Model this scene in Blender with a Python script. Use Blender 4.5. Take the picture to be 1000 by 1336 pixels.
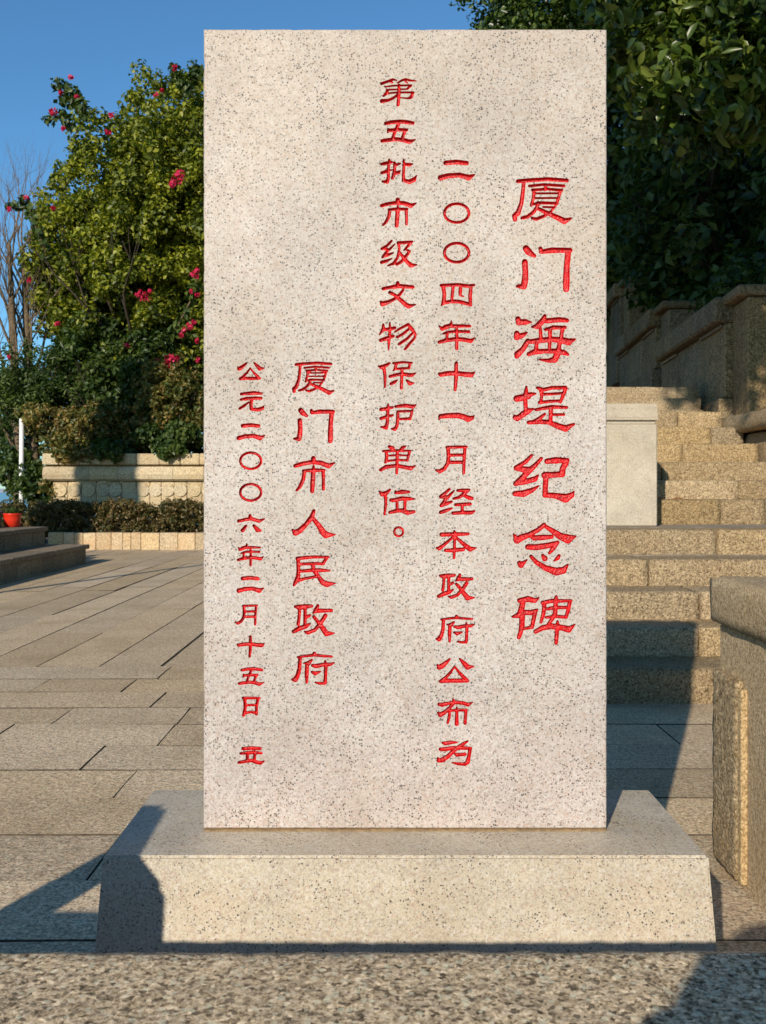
import bpy, bmesh, math, random
import numpy as np
from mathutils import Vector, Matrix, noise as mnoise
rad = math.radians
for o in list(bpy.data.objects): bpy.data.objects.remove(o)
SC = bpy.context.scene; COL = SC.collection
# ------------------------------------------------------------------ camera, sky, sun, exposure
F = 1250.0; CX = 498.0; CY = 640.0; E = 0.925
cd = bpy.data.cameras.new('camera'); cam = bpy.data.objects.new('camera', cd); COL.objects.link(cam)
cam.location = (0, 0, E); cam.rotation_euler = (rad(90), 0, 0)
cd.sensor_fit = 'VERTICAL'; cd.sensor_height = 36; cd.sensor_width = 27; cd.lens = 36*F/1336
cd.shift_x = (500-CX)/1336; cd.shift_y = -(668-CY)/1336
cd.clip_start = 0.03; cd.clip_end = 9000
cd.dof.use_dof = True; cd.dof.focus_distance = 1.62; cd.dof.aperture_fstop = 22
SC.camera = cam
SUNDIR = Vector((-0.38, -1.0, 0.460)).normalized()      # towards the sun
world = bpy.data.worlds.new('World'); SC.world = world; world.use_nodes = True
wn = world.node_tree; bg = wn.nodes['Background']
sky = wn.nodes.new('ShaderNodeTexSky'); sky.sky_type = 'NISHITA'; sky.sun_disc = False
sky.sun_elevation = math.asin(SUNDIR.z); sky.sun_rotation = math.atan2(SUNDIR.x, SUNDIR.y)
sky.air_density = 1.0; sky.dust_density = 0.15; sky.ozone_density = 3.2
tint = wn.nodes.new('ShaderNodeMix'); tint.data_type = 'RGBA'; tint.blend_type = 'MULTIPLY'; tint.inputs[0].default_value = 1; tint.inputs[7].default_value = (.60, .955, 1.11, 1)
wn.links.new(sky.outputs[0], tint.inputs[6]); wn.links.new(tint.outputs[2], bg.inputs[0]); bg.inputs[1].default_value = 0.132
sd = bpy.data.lights.new('sun', 'SUN'); sun = bpy.data.objects.new('sun', sd); COL.objects.link(sun)
sd.energy = 4.75; sd.angle = rad(0.5); sd.color = (1.0, 0.89, 0.74)
sun.rotation_euler = SUNDIR.to_track_quat('Z', 'Y').to_euler(); sun.location = (-4, -10, 8)
vs = SC.view_settings; SC.display_settings.display_device = 'sRGB'
vs.view_transform = 'Standard'; vs.look = 'None'; vs.exposure = 0.0; vs.gamma = 1; vs.use_curve_mapping = False
# ------------------------------------------------------------------ helpers
R = random.Random(7)
def tag(o, label=None, cat=None, group=None, kind=None):
    if label: o['label'] = label
    if cat: o['category'] = cat
    if group: o['group'] = group
    if kind: o['kind'] = kind
    return o
def thing(name, loc, label, cat, group=None):
    o = bpy.data.objects.new(name, None); COL.objects.link(o); o.location = loc; o.empty_display_size = .1
    return tag(o, label, cat, group)
def wloc(o):
    v = Vector((0, 0, 0))
    while o is not None: v += o.location; o = o.parent
    return v
def mesh(name, V, Fc, m, parent=None, org=None, smooth=False):
    """vertices in world metres; org = where the object's origin goes"""
    V = np.asarray(V, dtype=np.float64).reshape(-1, 3)
    if org is None: org = tuple(wloc(parent)) if parent else (0, 0, 0)
    me = bpy.data.meshes.new(name); me.from_pydata((V-np.array(org)).tolist(), [], Fc)
    if isinstance(m, (list, tuple)):
        for x in m: me.materials.append(x)
    else: me.materials.append(m)
    if smooth: me.shade_smooth()
    o = bpy.data.objects.new(name, me); COL.objects.link(o)
    if parent: o.parent = parent; o.location = Vector(org)-wloc(parent)
    else: o.location = org
    return o
def bmobj(name, bm, m, parent=None, org=None, smooth=False):
    V = [v.co[:] for v in bm.verts]; bm.verts.index_update()
    Fc = [[v.index for v in f.verts] for f in bm.faces]; mi = [f.material_index for f in bm.faces]; bm.free()
    o = mesh(name, V, Fc, m, parent, org, smooth)
    if any(mi): o.data.polygons.foreach_set('material_index', mi)
    return o
def quick(name, V, Q, m, parent=None, smooth=False):
    """fast quads/tris from numpy arrays"""
    V = np.asarray(V, np.float32); Q = np.asarray(Q, np.int32); n = Q.shape[1]
    if parent: V = V-np.array(wloc(parent), np.float32)
    me = bpy.data.meshes.new(name); me.vertices.add(len(V)); me.vertices.foreach_set('co', V.ravel())
    me.loops.add(Q.size); me.loops.foreach_set('vertex_index', Q.ravel())
    me.polygons.add(len(Q)); me.polygons.foreach_set('loop_start', np.arange(0, Q.size, n, dtype=np.int32))
    me.update(calc_edges=True); me.validate()
    if smooth: me.shade_smooth()
    me.materials.append(m)
    o = bpy.data.objects.new(name, me); COL.objects.link(o)
    if parent: o.parent = parent
    return o
def box(x0, x1, y0, y1, z0, z1, c=0.0, j=0.0, rr=R):
    """box with chamfer c and corner jitter j -> bmesh"""
    bm = bmesh.new()
    g = bmesh.ops.create_cube(bm, size=1)
    for v in bm.verts:
        v.co = Vector(((x0+x1)/2+v.co.x*(x1-x0)+rr.uniform(-j, j), (y0+y1)/2+v.co.y*(y1-y0)+rr.uniform(-j, j), (z0+z1)/2+v.co.z*(z1-z0)+rr.uniform(-j, j)*.5))
    if c > 0: bmesh.ops.bevel(bm, geom=list(bm.edges), offset=c, segments=1, affect='EDGES', profile=.5)
    return bm
def rough(x0, x1, y0, y1, z0, z1, seg=.05, amp=.006, rnd=.012, freq=14.0, seed=0.0):
    """hewn stone block: gridded box, rounded arrises, uneven faces"""
    bm = bmesh.new(); D = (x1-x0, y1-y0, z1-z0); N = [max(2, min(60, int(d/seg)+1)) for d in D]
    C = Vector(((x0+x1)/2, (y0+y1)/2, (z0+z1)/2)); ids = {}
    def vert(i, j, k):
        if (i, j, k) not in ids:
            p = [ (t/n-.5)*d for t, n, d in zip((i, j, k), N, D)]
            h = [d/2 for d in D]; q = [max(-(a-rnd), min(a-rnd, b)) for a, b in zip(h, p)]
            df = Vector([b-a for a, b in zip(q, p)])
            if df.length > 1e-9: df = df.normalized()*min(rnd, df.length)
            w = C+Vector(q)+df
            nv = mnoise.noise_vector((w+Vector((seed, seed*.7, 3)))*freq)+.5*mnoise.noise_vector((w+Vector((9, seed, 1)))*freq*2.6)
            ids[(i, j, k)] = bm.verts.new(w+nv*amp)
        return ids[(i, j, k)]
    for ax in range(3):
        a, b = [t for t in range(3) if t != ax]
        for side in (0, N[ax]):
            for u in range(N[a]):
                for v in range(N[b]):
                    q = []
                    for du, dv in ((0, 0), (1, 0), (1, 1), (0, 1)):
                        t = [0, 0, 0]; t[ax] = side; t[a] = u+du; t[b] = v+dv; q.append(vert(*t))
                    if (side == 0) != (ax == 1): q.reverse()
                    bm.faces.new(q)
    return bm
def tube(P, Rr, n=8, bm=None, cap=True):
    """tapered tube through points"""
    bm = bm or bmesh.new(); rings = []; P = [Vector(p) for p in P]
    up = Vector((0.13, .31, 1)).normalized()
    for i, p in enumerate(P):
        t = (P[min(i+1, len(P)-1)]-P[max(i-1, 0)]).normalized()
        a = t.cross(up);
        if a.length < .1: a = t.cross(Vector((1, 0, 0)))
        a.normalize(); b = t.cross(a)
        rings.append([bm.verts.new(p+(a*math.cos(2*math.pi*k/n)+b*math.sin(2*math.pi*k/n))*Rr[i]) for k in range(n)])
    for r0, r1 in zip(rings, rings[1:]):
        for k in range(n): bm.faces.new((r0[k], r0[(k+1) % n], r1[(k+1) % n], r1[k]))
    if cap: bm.faces.new(list(reversed(rings[0]))); bm.faces.new(rings[-1])
    return bm
def lathe(cx, cy, prof, n=20):
    bm = bmesh.new(); rings = [[bm.verts.new((cx+r*math.cos(2*math.pi*k/n), cy+r*math.sin(2*math.pi*k/n), z)) for k in range(n)] for r, z in prof]
    for r0, r1 in zip(rings, rings[1:]):
        for k in range(n): bm.faces.new((r0[k], r0[(k+1) % n], r1[(k+1) % n], r1[k]))
    bm.faces.new(list(reversed(rings[0]))); bm.faces.new(rings[-1]); return bm
# ------------------------------------------------------------------ materials
class NT:
    def __init__(s, name):
        s.m = bpy.data.materials.new(name); s.m.use_nodes = True; s.t = s.m.node_tree; s.b = s.t.nodes['Principled BSDF']
        s.pos = s.t.nodes.new('ShaderNodeNewGeometry').outputs['Position']
    def n(s, k, **kw):
        x = s.t.nodes.new(k)
        for a, v in kw.items(): setattr(x, a, v)
        return x
    def l(s, a, b): s.t.links.new(a, b)
    def noise(s, sc, det=3, rough=.6, vec=None, dist=0):
        x = s.n('ShaderNodeTexNoise'); s.l(vec or s.pos, x.inputs['Vector'])
        x.inputs['Scale'].default_value = sc; x.inputs['Detail'].default_value = det; x.inputs['Roughness'].default_value = rough; x.inputs['Distortion'].default_value = dist
        return x.outputs['Fac']
    def vor(s, sc, vec=None, rnd=1):
        x = s.n('ShaderNodeTexVoronoi'); s.l(vec or s.pos, x.inputs['Vector']); x.inputs['Scale'].default_value = sc; x.inputs['Randomness'].default_value = rnd
        return x
    def ramp(s, f, st):
        x = s.n('ShaderNodeValToRGB'); s.l(f, x.inputs[0]); e = x.color_ramp.elements
        while len(e) < len(st): e.new(.5)
        for q, (p, c) in zip(e, st): q.position = p; q.color = (c if len(c) == 4 else (*c, 1)) if not isinstance(c, (int, float)) else (c, c, c, 1)
        return x.outputs[0]
    def mix(s, f, a, b, mode='MIX'):
        x = s.n('ShaderNodeMix', data_type='RGBA', blend_type=mode)
        if isinstance(f, (int, float)): x.inputs[0].default_value = f
        else: s.l(f, x.inputs[0])
        for i, v in ((6, a), (7, b)):
            if isinstance(v, tuple): x.inputs[i].default_value = (*v[:3], 1)
            else: s.l(v, x.inputs[i])
        return x.outputs[2]
    def math(s, op, a, b=0.0):
        x = s.n('ShaderNodeMath', operation=op)
        for i, v in enumerate((a, b)):
            if isinstance(v, (int, float)): x.inputs[i].default_value = v
            else: s.l(v, x.inputs[i])
        return x.outputs[0]
    def bump(s, h, st, dist, prev=None):
        x = s.n('ShaderNodeBump'); s.l(h, x.inputs['Height']); x.inputs['Strength'].default_value = st; x.inputs['Distance'].default_value = dist
        if prev: s.l(prev, x.inputs['Normal'])
        return x.outputs[0]
    def out(s, col, rough=.7, nrm=None, spec=.4):
        if isinstance(col, tuple): s.b.inputs['Base Color'].default_value = (*col, 1)
        else: s.l(col, s.b.inputs['Base Color'])
        if isinstance(rough, (int, float)): s.b.inputs['Roughness'].default_value = rough
        else: s.l(rough, s.b.inputs['Roughness'])
        s.b.inputs['Specular IOR Level'].default_value = spec
        if nrm: s.l(nrm, s.b.inputs['Normal'])
        return s.m
def specks(N, sc, thr, keep):
    v = N.vor(sc); sep = N.n('ShaderNodeSeparateColor'); N.l(v.outputs['Color'], sep.inputs[0])
    r = N.math('MULTIPLY', sep.outputs[0], thr)
    inside = N.math('LESS_THAN', v.outputs['Distance'], r)
    return N.math('MULTIPLY', inside, N.math('GREATER_THAN', sep.outputs[1], keep))
def m_stele(name, ca, cb, cc, rough=.5):
    N = NT(name)
    nz = N.n('ShaderNodeTexNoise'); N.l(N.pos, nz.inputs['Vector']); nz.inputs['Scale'].default_value = 520; nz.inputs['Detail'].default_value = 2
    sc_ = N.n('ShaderNodeVectorMath', operation='SCALE'); N.l(nz.outputs['Color'], sc_.inputs[0]); sc_.inputs['Scale'].default_value = .0042
    warp = N.n('ShaderNodeVectorMath', operation='ADD'); N.l(N.pos, warp.inputs[0]); N.l(sc_.outputs[0], warp.inputs[1]); N.pos = warp.outputs[0]
    c = N.ramp(N.noise(330, 2, .7), [(.3, ca), (.62, cb)])
    c = N.mix(N.ramp(N.noise(7, 3), [(.38, 0.0), (.68, .75)]), c, N.mix(.5, c, cc))
    pk = specks(N, 210, .75, .66); c = N.mix(N.math('MULTIPLY', pk, .5), c, (.50, .35, .28))
    wt = specks(N, 190, .85, .55); c = N.mix(N.math('MULTIPLY', wt, .4), c, (.70, .67, .62))
    bt = specks(N, 260, .8, .5); c = N.mix(N.math('MULTIPLY', bt, .42), c, (.40, .31, .24))
    g = specks(N, 380, .66, .50); c = N.mix(N.math('MULTIPLY', g, .40), c, (.24, .22, .20))
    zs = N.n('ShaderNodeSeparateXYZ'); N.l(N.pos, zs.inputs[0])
    tan_by_height = N.ramp(N.math('ADD', N.noise(3.2, 4, .7), N.math('MULTIPLY', zs.outputs[2], -.28)), [(.02, .85), (.40, 0.0)])  # patchy tan tone graded with height
    c = N.mix(N.math('MULTIPLY', tan_by_height, .42), c, (.40, .30, .19))
    mot = N.ramp(N.noise(5.5, 5, .72), [(.36, .86), (.62, 1.03)]); c = N.mix(1.0, c, mot, 'MULTIPLY')
    clump = N.ramp(N.noise(14, 2), [(.35, .45), (.65, 1.0)])
    d = specks(N, 300, .50, .54); c = N.mix(N.math('MULTIPLY', N.math('MULTIPLY', d, .9), clump), c, (.035, .032, .03))
    d2 = specks(N, 185, .34, .76); c = N.mix(N.math('MULTIPLY', d2, .85), c, (.04, .038, .035))
    return N.out(c, N.ramp(N.noise(60, 2), [(.3, rough-.06), (.7, rough+.1)]), N.bump(N.noise(420, 2), .12, .001), .35)
M = {}
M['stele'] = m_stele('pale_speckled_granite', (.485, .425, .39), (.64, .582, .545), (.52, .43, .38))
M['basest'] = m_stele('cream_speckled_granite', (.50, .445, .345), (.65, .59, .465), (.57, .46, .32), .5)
def m_granite(name, dark, mid, light, sc=170, stain=(.2, .13, .07), bump=.5, bd=.004, vary=.25, island=True, st=.5, pit=0, coarse=.9, satv=.10, gl=.62, gh=1.25):
    N = NT(name); ri = N.n('ShaderNodeObjectInfo').outputs['Random']
    a = N.noise(sc, 3, .75, dist=.6)
    c = N.ramp(a, [(.33, dark), (.47, mid), (.64, light)])
    vg = N.vor(sc*1.25); sg = N.n('ShaderNodeSeparateColor'); N.l(vg.outputs['Color'], sg.inputs[0]); c = N.mix(1.0, c, N.ramp(sg.outputs[0], [(.0, gl), (.35, 1.0), (.8, 1.05), (1.0, gh)]), 'MULTIPLY')
    b = N.noise(sc*.42, 3, .7); c = N.mix(N.ramp(b, [(.52, 0.0), (.66, coarse*.6)]), c, dark)
    w = specks(N, sc*.8, .6, .55); c = N.mix(N.math('MULTIPLY', w, .45), c, tuple(min(.8, x*1.3) for x in light))
    s = N.ramp(N.noise(2.3, 4, .65), [(.45, 0.0), (.72, st)]); c = N.mix(s, c, N.mix(.5, c, stain))
    val = N.math('MULTIPLY_ADD', ri, vary)
    hs = N.n('ShaderNodeHueSaturation'); N.l(c, hs.inputs['Color'])
    v = N.n('ShaderNodeMath', operation='MULTIPLY_ADD'); N.l(ri, v.inputs[0]); v.inputs[1].default_value = vary*2; v.inputs[2].default_value = 1-vary; N.l(v.outputs[0], hs.inputs['Value'])
    r2 = N.math('FRACT', N.math('MULTIPLY', ri, 7.13)); v2 = N.n('ShaderNodeMath', operation='MULTIPLY_ADD'); N.l(r2, v2.inputs[0]); v2.inputs[1].default_value = satv*2; v2.inputs[2].default_value = .95-satv; N.l(v2.outputs[0], hs.inputs['Saturation'])
    nb = N.bump(a, bump, bd); nb = N.bump(N.noise(sc*.3, 3), bump, bd*2, nb)
    if pit: nb = N.bump(N.noise(pit, 4, .7, dist=1.0), .9, .02, nb)
    return N.out(hs.outputs[0], .85, nb, .25)
M['step'] = m_granite('rough_tan_stair_granite', (.09, .055, .026), (.43, .30, .15), (.62, .47, .27), 120, (.30, .16, .05), .7, .006, .2, pit=34)
M['tread'] = m_granite('worn_stair_tread_granite', (.19, .15, .11), (.33, .275, .21), (.42, .36, .28), 150, (.2, .15, .1), .35, .003, .1)
M['pave'] = m_granite('weathered_paving_granite', (.22, .165, .10), (.62, .45, .27), (.82, .64, .42), 135, (.32, .22, .11), .7, .0026, .15, st=.9, satv=.07)
M['parapet'] = m_granite('coarse_parapet_granite', (.055, .036, .018), (.56, .395, .20), (.84, .66, .42), 230, (.30, .19, .09), .45, .0012, .0, coarse=.75, st=.3, gl=.22, gh=1.5)
M['pier'] = m_granite('sawn_tan_pier_granite', (.18, .12, .06), (.46, .33, .17), (.60, .46, .28), 190, (.45, .24, .06), .5, .003, .05, st=.7)
M['hewn'] = m_granite('hewn_pier_granite', (.13, .085, .04), (.46, .33, .17), (.64, .50, .31), 120, (.50, .26, .06), .9, .007, .05, pit=60, st=.7)
M['wall'] = m_granite('yellow_garden_wall_granite', (.36, .27, .15), (.52, .41, .25), (.62, .51, .34), 60, (.50, .27, .07), .3, .006, .14, coarse=.2)
M['curb'] = m_granite('orange_curb_granite', (.36, .25, .13), (.52, .38, .21), (.62, .49, .30), 60, (.50, .22, .05), .3, .006, .18, coarse=.2, st=.9)
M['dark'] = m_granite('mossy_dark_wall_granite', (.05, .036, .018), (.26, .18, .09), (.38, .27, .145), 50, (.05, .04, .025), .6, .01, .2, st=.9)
M['bench'] = m_granite('brown_seat_step_granite', (.12, .09, .055), (.26, .20, .135), (.36, .29, .20), 60, (.15, .1, .05), .3, .004, .15)
def m_plain(name, c, rough=.6, sc=40, amt=.25, spec=.4, bump=0, metal=0):
    N = NT(name); f = N.ramp(N.noise(sc, 3), [(.3, 1-amt), (.7, 1+amt*.3)])
    col = N.mix(1.0, tuple(c), f, 'MULTIPLY'); N.b.inputs['Metallic'].default_value = metal
    return N.out(col, rough, N.bump(N.noise(sc*3, 2), bump, .003) if bump else None, spec)
def m_red():
    N = NT('glossy_red_carving_paint'); a = N.noise(260, 3, .7)
    c = N.ramp(N.noise(120, 3, .7), [(.3, (.30, .003, .005)), (.6, (.68, .008, .010))])
    nb = N.bump(a, .75, .0022); nb = N.bump(N.vor(300).outputs['Distance'], .5, .0016, nb)
    return N.out(c, .27, nb, .42)
M['red'] = m_red()
M['mortar'] = m_plain('brown_bedding_mortar', (.30, .20, .10), .9, 90, .4)
M['soil'] = m_plain('dark_soil', (.05, .04, .028), .95, 20, .5, bump=.5)
M['earth'] = m_plain('joint_sand', (.115, .09, .06), .95, 30, .6, bump=.4)
M['lane'] = m_plain('grey_lane_concrete', (.25, .23, .2), .9, 12, .3)
M['bark'] = m_plain('pale_brown_bark', (.20, .145, .09), .9, 25, .5, bump=.6)
M['bark2'] = m_plain('dark_bark', (.06, .045, .03), .9, 18, .5, bump=.6)
M['sea'] = m_plain('blue_sea_water', (.03, .10, .20), .25, .05, .3, .5)
M['shore'] = m_plain('pale_far_shore', (.34, .38, .42), .9, .02, .4)
M['white'] = m_plain('white_painted_metal', (.80, .80, .79), .45, 8, .1)
M['redpot'] = m_plain('glossy_red_plastic', (.72, .035, .012), .35, 12, .15)
M['canvas'] = m_plain('dark_canvas', (.05, .05, .045), .9, 60, .3)
M['skin'] = m_plain('skin', (.45, .28, .2), .55, 30, .1)
M['shirt'] = m_plain('blue_shirt_cloth', (.08, .12, .22), .9, 30, .2)
M['trouser'] = m_plain('grey_trouser_cloth', (.06, .06, .06), .9, 30, .2)
M['hair'] = m_plain('black_hair', (.015, .012, .01), .6, 90, .4)
M['black'] = m_plain('black_plastic', (.02, .02, .02), .4, 40, .2)
def m_leaf(name, cols, trans=.3, rough=.45, spec=.4):
    N = NT(name); g = [x for x in N.t.nodes if x.type == 'NEW_GEOMETRY'][0]
    st = [((i+.5)/len(cols), c) for i, c in enumerate(cols)]
    x = N.math('ADD', N.math('MULTIPLY', g.outputs['Random Per Island'], .62), N.math('MULTIPLY', N.ramp(N.noise(1.1, 2), [(.3, 0.0), (.7, 1.0)]), .38))
    c = N.ramp(x, st); N.out(c, rough, None, spec)
    tr = N.n('ShaderNodeBsdfTranslucent'); N.l(N.mix(1.0, c, (1.3, 1.5, .6), 'MULTIPLY'), tr.inputs[0])
    ms = N.n('ShaderNodeMixShader'); ms.inputs[0].default_value = trans
    o = [x for x in N.t.nodes if x.type == 'OUTPUT_MATERIAL'][0]
    N.l(N.b.outputs[0], ms.inputs[1]); N.l(tr.outputs[0], ms.inputs[2]); N.l(ms.outputs[0], o.inputs[0]); return N.m
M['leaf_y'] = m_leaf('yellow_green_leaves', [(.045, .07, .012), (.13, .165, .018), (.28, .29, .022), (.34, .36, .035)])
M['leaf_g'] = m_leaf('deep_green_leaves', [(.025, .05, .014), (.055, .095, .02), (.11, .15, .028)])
M['leaf_b'] = m_leaf('broad_dark_leaves', [(.015, .03, .009), (.04, .075, .012), (.09, .14, .02), (.19, .23, .04)], .3, .35, .5)
M['leaf_o'] = m_leaf('dry_orange_leaves', [(.04, .075, .018), (.07, .10, .02), (.13, .12, .03), (.17, .16, .04), (.32, .19, .06), (.26, .27, .06)])
M['leaf_h'] = m_leaf('brown_green_hedge_leaves', [(.04, .05, .016), (.10, .10, .03), (.19, .12, .045), (.30, .21, .10)])
M['flower'] = m_leaf('magenta_bracts', [(.50, .012, .07), (.66, .02, .10), (.70, .05, .12)], .3)
M['dryleaf'] = m_plain('dry_orange_leaf', (.45, .16, .04), .8, 60, .3)
# ------------------------------------------------------------------ setting: ground sheets
def sheet(name, x0, x1, y0, y1, z, m, nx=1, ny=1):
    V = [(x0+(x1-x0)*i/nx, y0+(y1-y0)*j/ny, z) for j in range(ny+1) for i in range(nx+1)]
    Fc = [(j*(nx+1)+i, j*(nx+1)+i+1, (j+1)*(nx+1)+i+1, (j+1)*(nx+1)+i) for j in range(ny) for i in range(nx)]
    return tag(mesh(name, V, Fc, m), kind='structure')
ground = sheet('ground', -30, 45, .74, 26, -.007, M['earth'])
sheet('lane', -30, 45, -30, .38, -.72, M['lane'])
sheet('sea', -4500, 4500, 26, 7000, -7, M['sea'])
V = []; Fc = []
for i in range(41):
    x = -3000+i*150; h = 6+18*abs(mnoise.noise(Vector((i*.37, 2, 0))))
    V += [(x, 3600, -8), (x, 3640, h), (x, 3900, -8)]
for i in range(40): Fc += [(3*i, 3*i+3, 3*i+4, 3*i+1), (3*i+1, 3*i+4, 3*i+5, 3*i+2)]
tag(mesh('far_shore', V, Fc, M['shore']), kind='structure')
# embankment between ground and sea
tag(mesh('embankment', [(-30, 25.99, -.022), (45, 25.99, -.022), (45, 29, -8), (-30, 29, -8)], [(0, 1, 2, 3)], M['soil']), kind='structure')
# pavement slabs: near zone in rows across, far zone in strips running away
pv = tag(bpy.data.objects.new('pavement', None), kind='structure'); COL.objects.link(pv)
rows = [.76, 1.06, 1.37, 1.67, 1.97, 2.276, 2.58, 2.88, 3.18, 3.48, 3.79, 4.07, 4.395, 4.70, 5.03]
fixed = {9: [-1.45, -.815], 8: [-1.0, .18], 7: [-.81, .4], 10: [-1.31, -.81], 13: [-1.1, .3], 12: [-1.62, -1.2], 6: [-1.3, -.1, 1.35], 5: [-1.9, -.7, .5]}
cells = []
for k in range(len(rows)-1):
    y0, y1 = rows[k], rows[k+1]; f = sorted(fixed.get(k, [-.9+R.uniform(-.3, .3)]))
    xs = list(f); x = f[0]
    while x > -4.2: x -= R.uniform(.75, 1.2); xs.append(x)
    x = f[-1]
    while x < 3.2: x += R.uniform(.75, 1.2); xs.append(x)
    xs.sort(); cells += [(a, b, y0, y1) for a, b in zip(xs, xs[1:])]
x = -3.09-.325*9; xe = []
while x < 1.0: xe.append(x); x += .325*R.uniform(.97, 1.03)
xe = [-.835+.325*i for i in range(-16, 4)]
for a, b in zip(xe, xe[1:]):
    y = 5.03+R.uniform(-.6, 0); 
    while y < 14.95:
        L = R.uniform(1.5, 3.0); cells.append((a, b, max(5.03, y), min(y+L, 14.97))); y += L
cells = [c for c in cells if c[3]-c[2] > .05 and not (c[0] > -.4 and c[2] > 4.1 and c[0] > .9)]
def vis(c):
    xm, ym = (c[0]+c[1])/2, (c[2]+c[3])/2; px = CX+F*xm/ym
    inside = (-60 < px < 275) or (790 < px < 1010 and ym < 4.3)
    return (0 if inside else 1, -(c[1]-c[0])*(c[3]-c[2])/ym**3)
cells.sort(key=vis)
def slab(c, amp=1.0):
    x0, x1, y0, y1 = c; g = R.choice((.001, .0012, .0018)); gx = R.choice((.0008, .001, .0015, .003)) if y0 < 5.02 else R.choice((.002, .003, .0045, .008))
    bm = bmesh.new(); z = R.uniform(-.0025, .0025)*amp; tx = R.uniform(-.004, .004); ty = R.uniform(-.003, .003)
    n = max(2, int((x1-x0)/.16)); m = max(2, int((y1-y0)/.16)); n, m = min(n, 7), min(m, 14)
    def ring(ins, dz):
        P = [(i/n, 0) for i in range(n)]+[(1, j/m) for j in range(m)]+[(1-i/n, 1) for i in range(n)]+[(0, 1-j/m) for j in range(m)]
        out = []
        for u, v in P:
            ix = ins-g+gx; X = x0+ix+(x1-x0-2*ix)*u; Y = y0+ins+(y1-y0-2*ins)*v
            w = mnoise.noise_vector(Vector((X*9, Y*9, x0)))*.0032
            out.append(bm.verts.new((X+w.x, Y+w.y, z+tx*(u-.5)+ty*(v-.5)+dz)))
        return out
    r0 = ring(g, -.03); r1 = ring(g, -.0012); r2 = ring(g+.0018, 0)
    for a, b in ((r0, r1), (r1, r2)):
        for i in range(len(a)): bm.faces.new((a[i], a[(i+1) % len(a)], b[(i+1) % len(a)], b[i]))
    bm.faces.new(r2)
    for f in list(bm.faces)[:2*len(r0)]: f.material_index = 1
    return bm
for c in cells[:290]:
    o = bmobj('paving_slab', slab(c), [M['pave'], M['earth']], pv, ((c[0]+c[1])/2, (c[2]+c[3])/2, 0))
bm = bmesh.new(); V = []; Fc = []
for c in cells[290:]:
    b = slab(c); b.verts.index_update(); n0 = len(V); V += [v.co[:] for v in b.verts]; Fc += [[n0+v.index for v in f.verts] for f in b.faces]; b.free()
tag(mesh('more_paving_slabs', V, Fc, M['pave'], pv), kind='stuff')
# ------------------------------------------------------------------ stone staircase
st = thing('stone_staircase', (1.2, 4.17, 0), 'long flight of rough tan granite steps rising behind the right side of the tablet', 'stairs')
fl = [(4.17, 0, .150), (4.485, .150, .283), (4.777, .283, .421), (5.085, .421, .559), (5.51, .559, .70)]
jn = [[.35, 2.1], [.05, 1.49, 2.4], [.6, 1.59, 2.7], [-.2, 1.42, 2.6], [.3, 1.93, 2.05+.5]]
nx = [f[0] for f in fl[1:]]+[6.42]
for k, (y0, z0, z1) in enumerate(fl):
    xs = [-.55]+jn[k]+[3.3]
    for a, b in zip(xs, xs[1:]):
        bmobj('step_block', rough(a+.004, b-.004, y0-.004*R.random(), y0+.34, z0-.03, z1, .035, .0045, .013, 16, k*3+a), M['step'], st, (a, y0, z0), True)
    if nx[k]-y0 > .33:
        xs2 = [-.55, .8, 2.0, 3.3]
        for a, b in zip(xs2, xs2[1:]): bmobj('landing_slab', box(a+.003, b-.003, y0+.345, nx[k]+.05, z1-.12, z1-.002, .004), M['tread'], st, (a, y0, z1))
up = [(6.40+.30*i) for i in range(6)]; uz = [.70, .864, .997, 1.135, 1.283, 1.43, 1.577]
uj = [[2.27, 2.57], [2.5], [2.05, 2.9], [2.3], [2.1, 2.62], [2.45]]
for i, y0 in enumerate(up):
    xr = 3.6 if i < 3 else 2.88; xs = [.55, 1.3]+[j for j in uj[i] if j < xr]+[xr]
    for a, b in zip(xs, xs[1:]):
        bmobj('step_block', rough(a+.003, b-.003, y0, y0+.33, uz[i]-.03, uz[i+1], .04, .005, .013, 15, i*5+a), M['step'], st, (a, y0, uz[i]), True)
bmobj('landing_slab', box(.5, 4.2, 8.2, 9.6, 1.4, 1.572, .01), M['tread'], st)
for k in range(3):
    z1 = 1.577+.15*(k+1); y0 = 9.5+.33*k; xl = .9+.09*k; xr = 3.2+.085*k
    xs = [xl, xl+1.1+R.uniform(-.2, .2), xr]
    for a, b in zip(xs, xs[1:]): bmobj('step_block', rough(a+.003, b-.003, y0, y0+.4, z1-.4, z1, .12, .006, .013, 12, k), M['step'], st, (a, y0, z1), True)
bmobj('core', box(-.5, 3.25, 4.3, 5.9, 0, .12), M['earth'], st)
# cheek pier at the right of the upper flight, sloping top stone
ch = thing('stair_cheek_wall', (3.2, 6.9, .7), 'short rough granite wall flanking the steps at the right edge of the picture', 'wall')
bmobj('wall_block', rough(2.90, 3.9, 7.16, 8.2, .6, 1.38, .09, .014, .03, 9, 5), M['hewn'], ch, None, True)
bmobj('wall_block', rough(3.02, 3.95, 6.75, 7.15, .6, 1.15, .09, .014, .03, 9, 8), M['hewn'], ch, None, True)
bmobj('coping_stone', rough(2.80, 4.0, 6.72, 8.25, 1.39, 1.53, .08, .012, .03, 9, 2), M['hewn'], ch, None, True)
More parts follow.
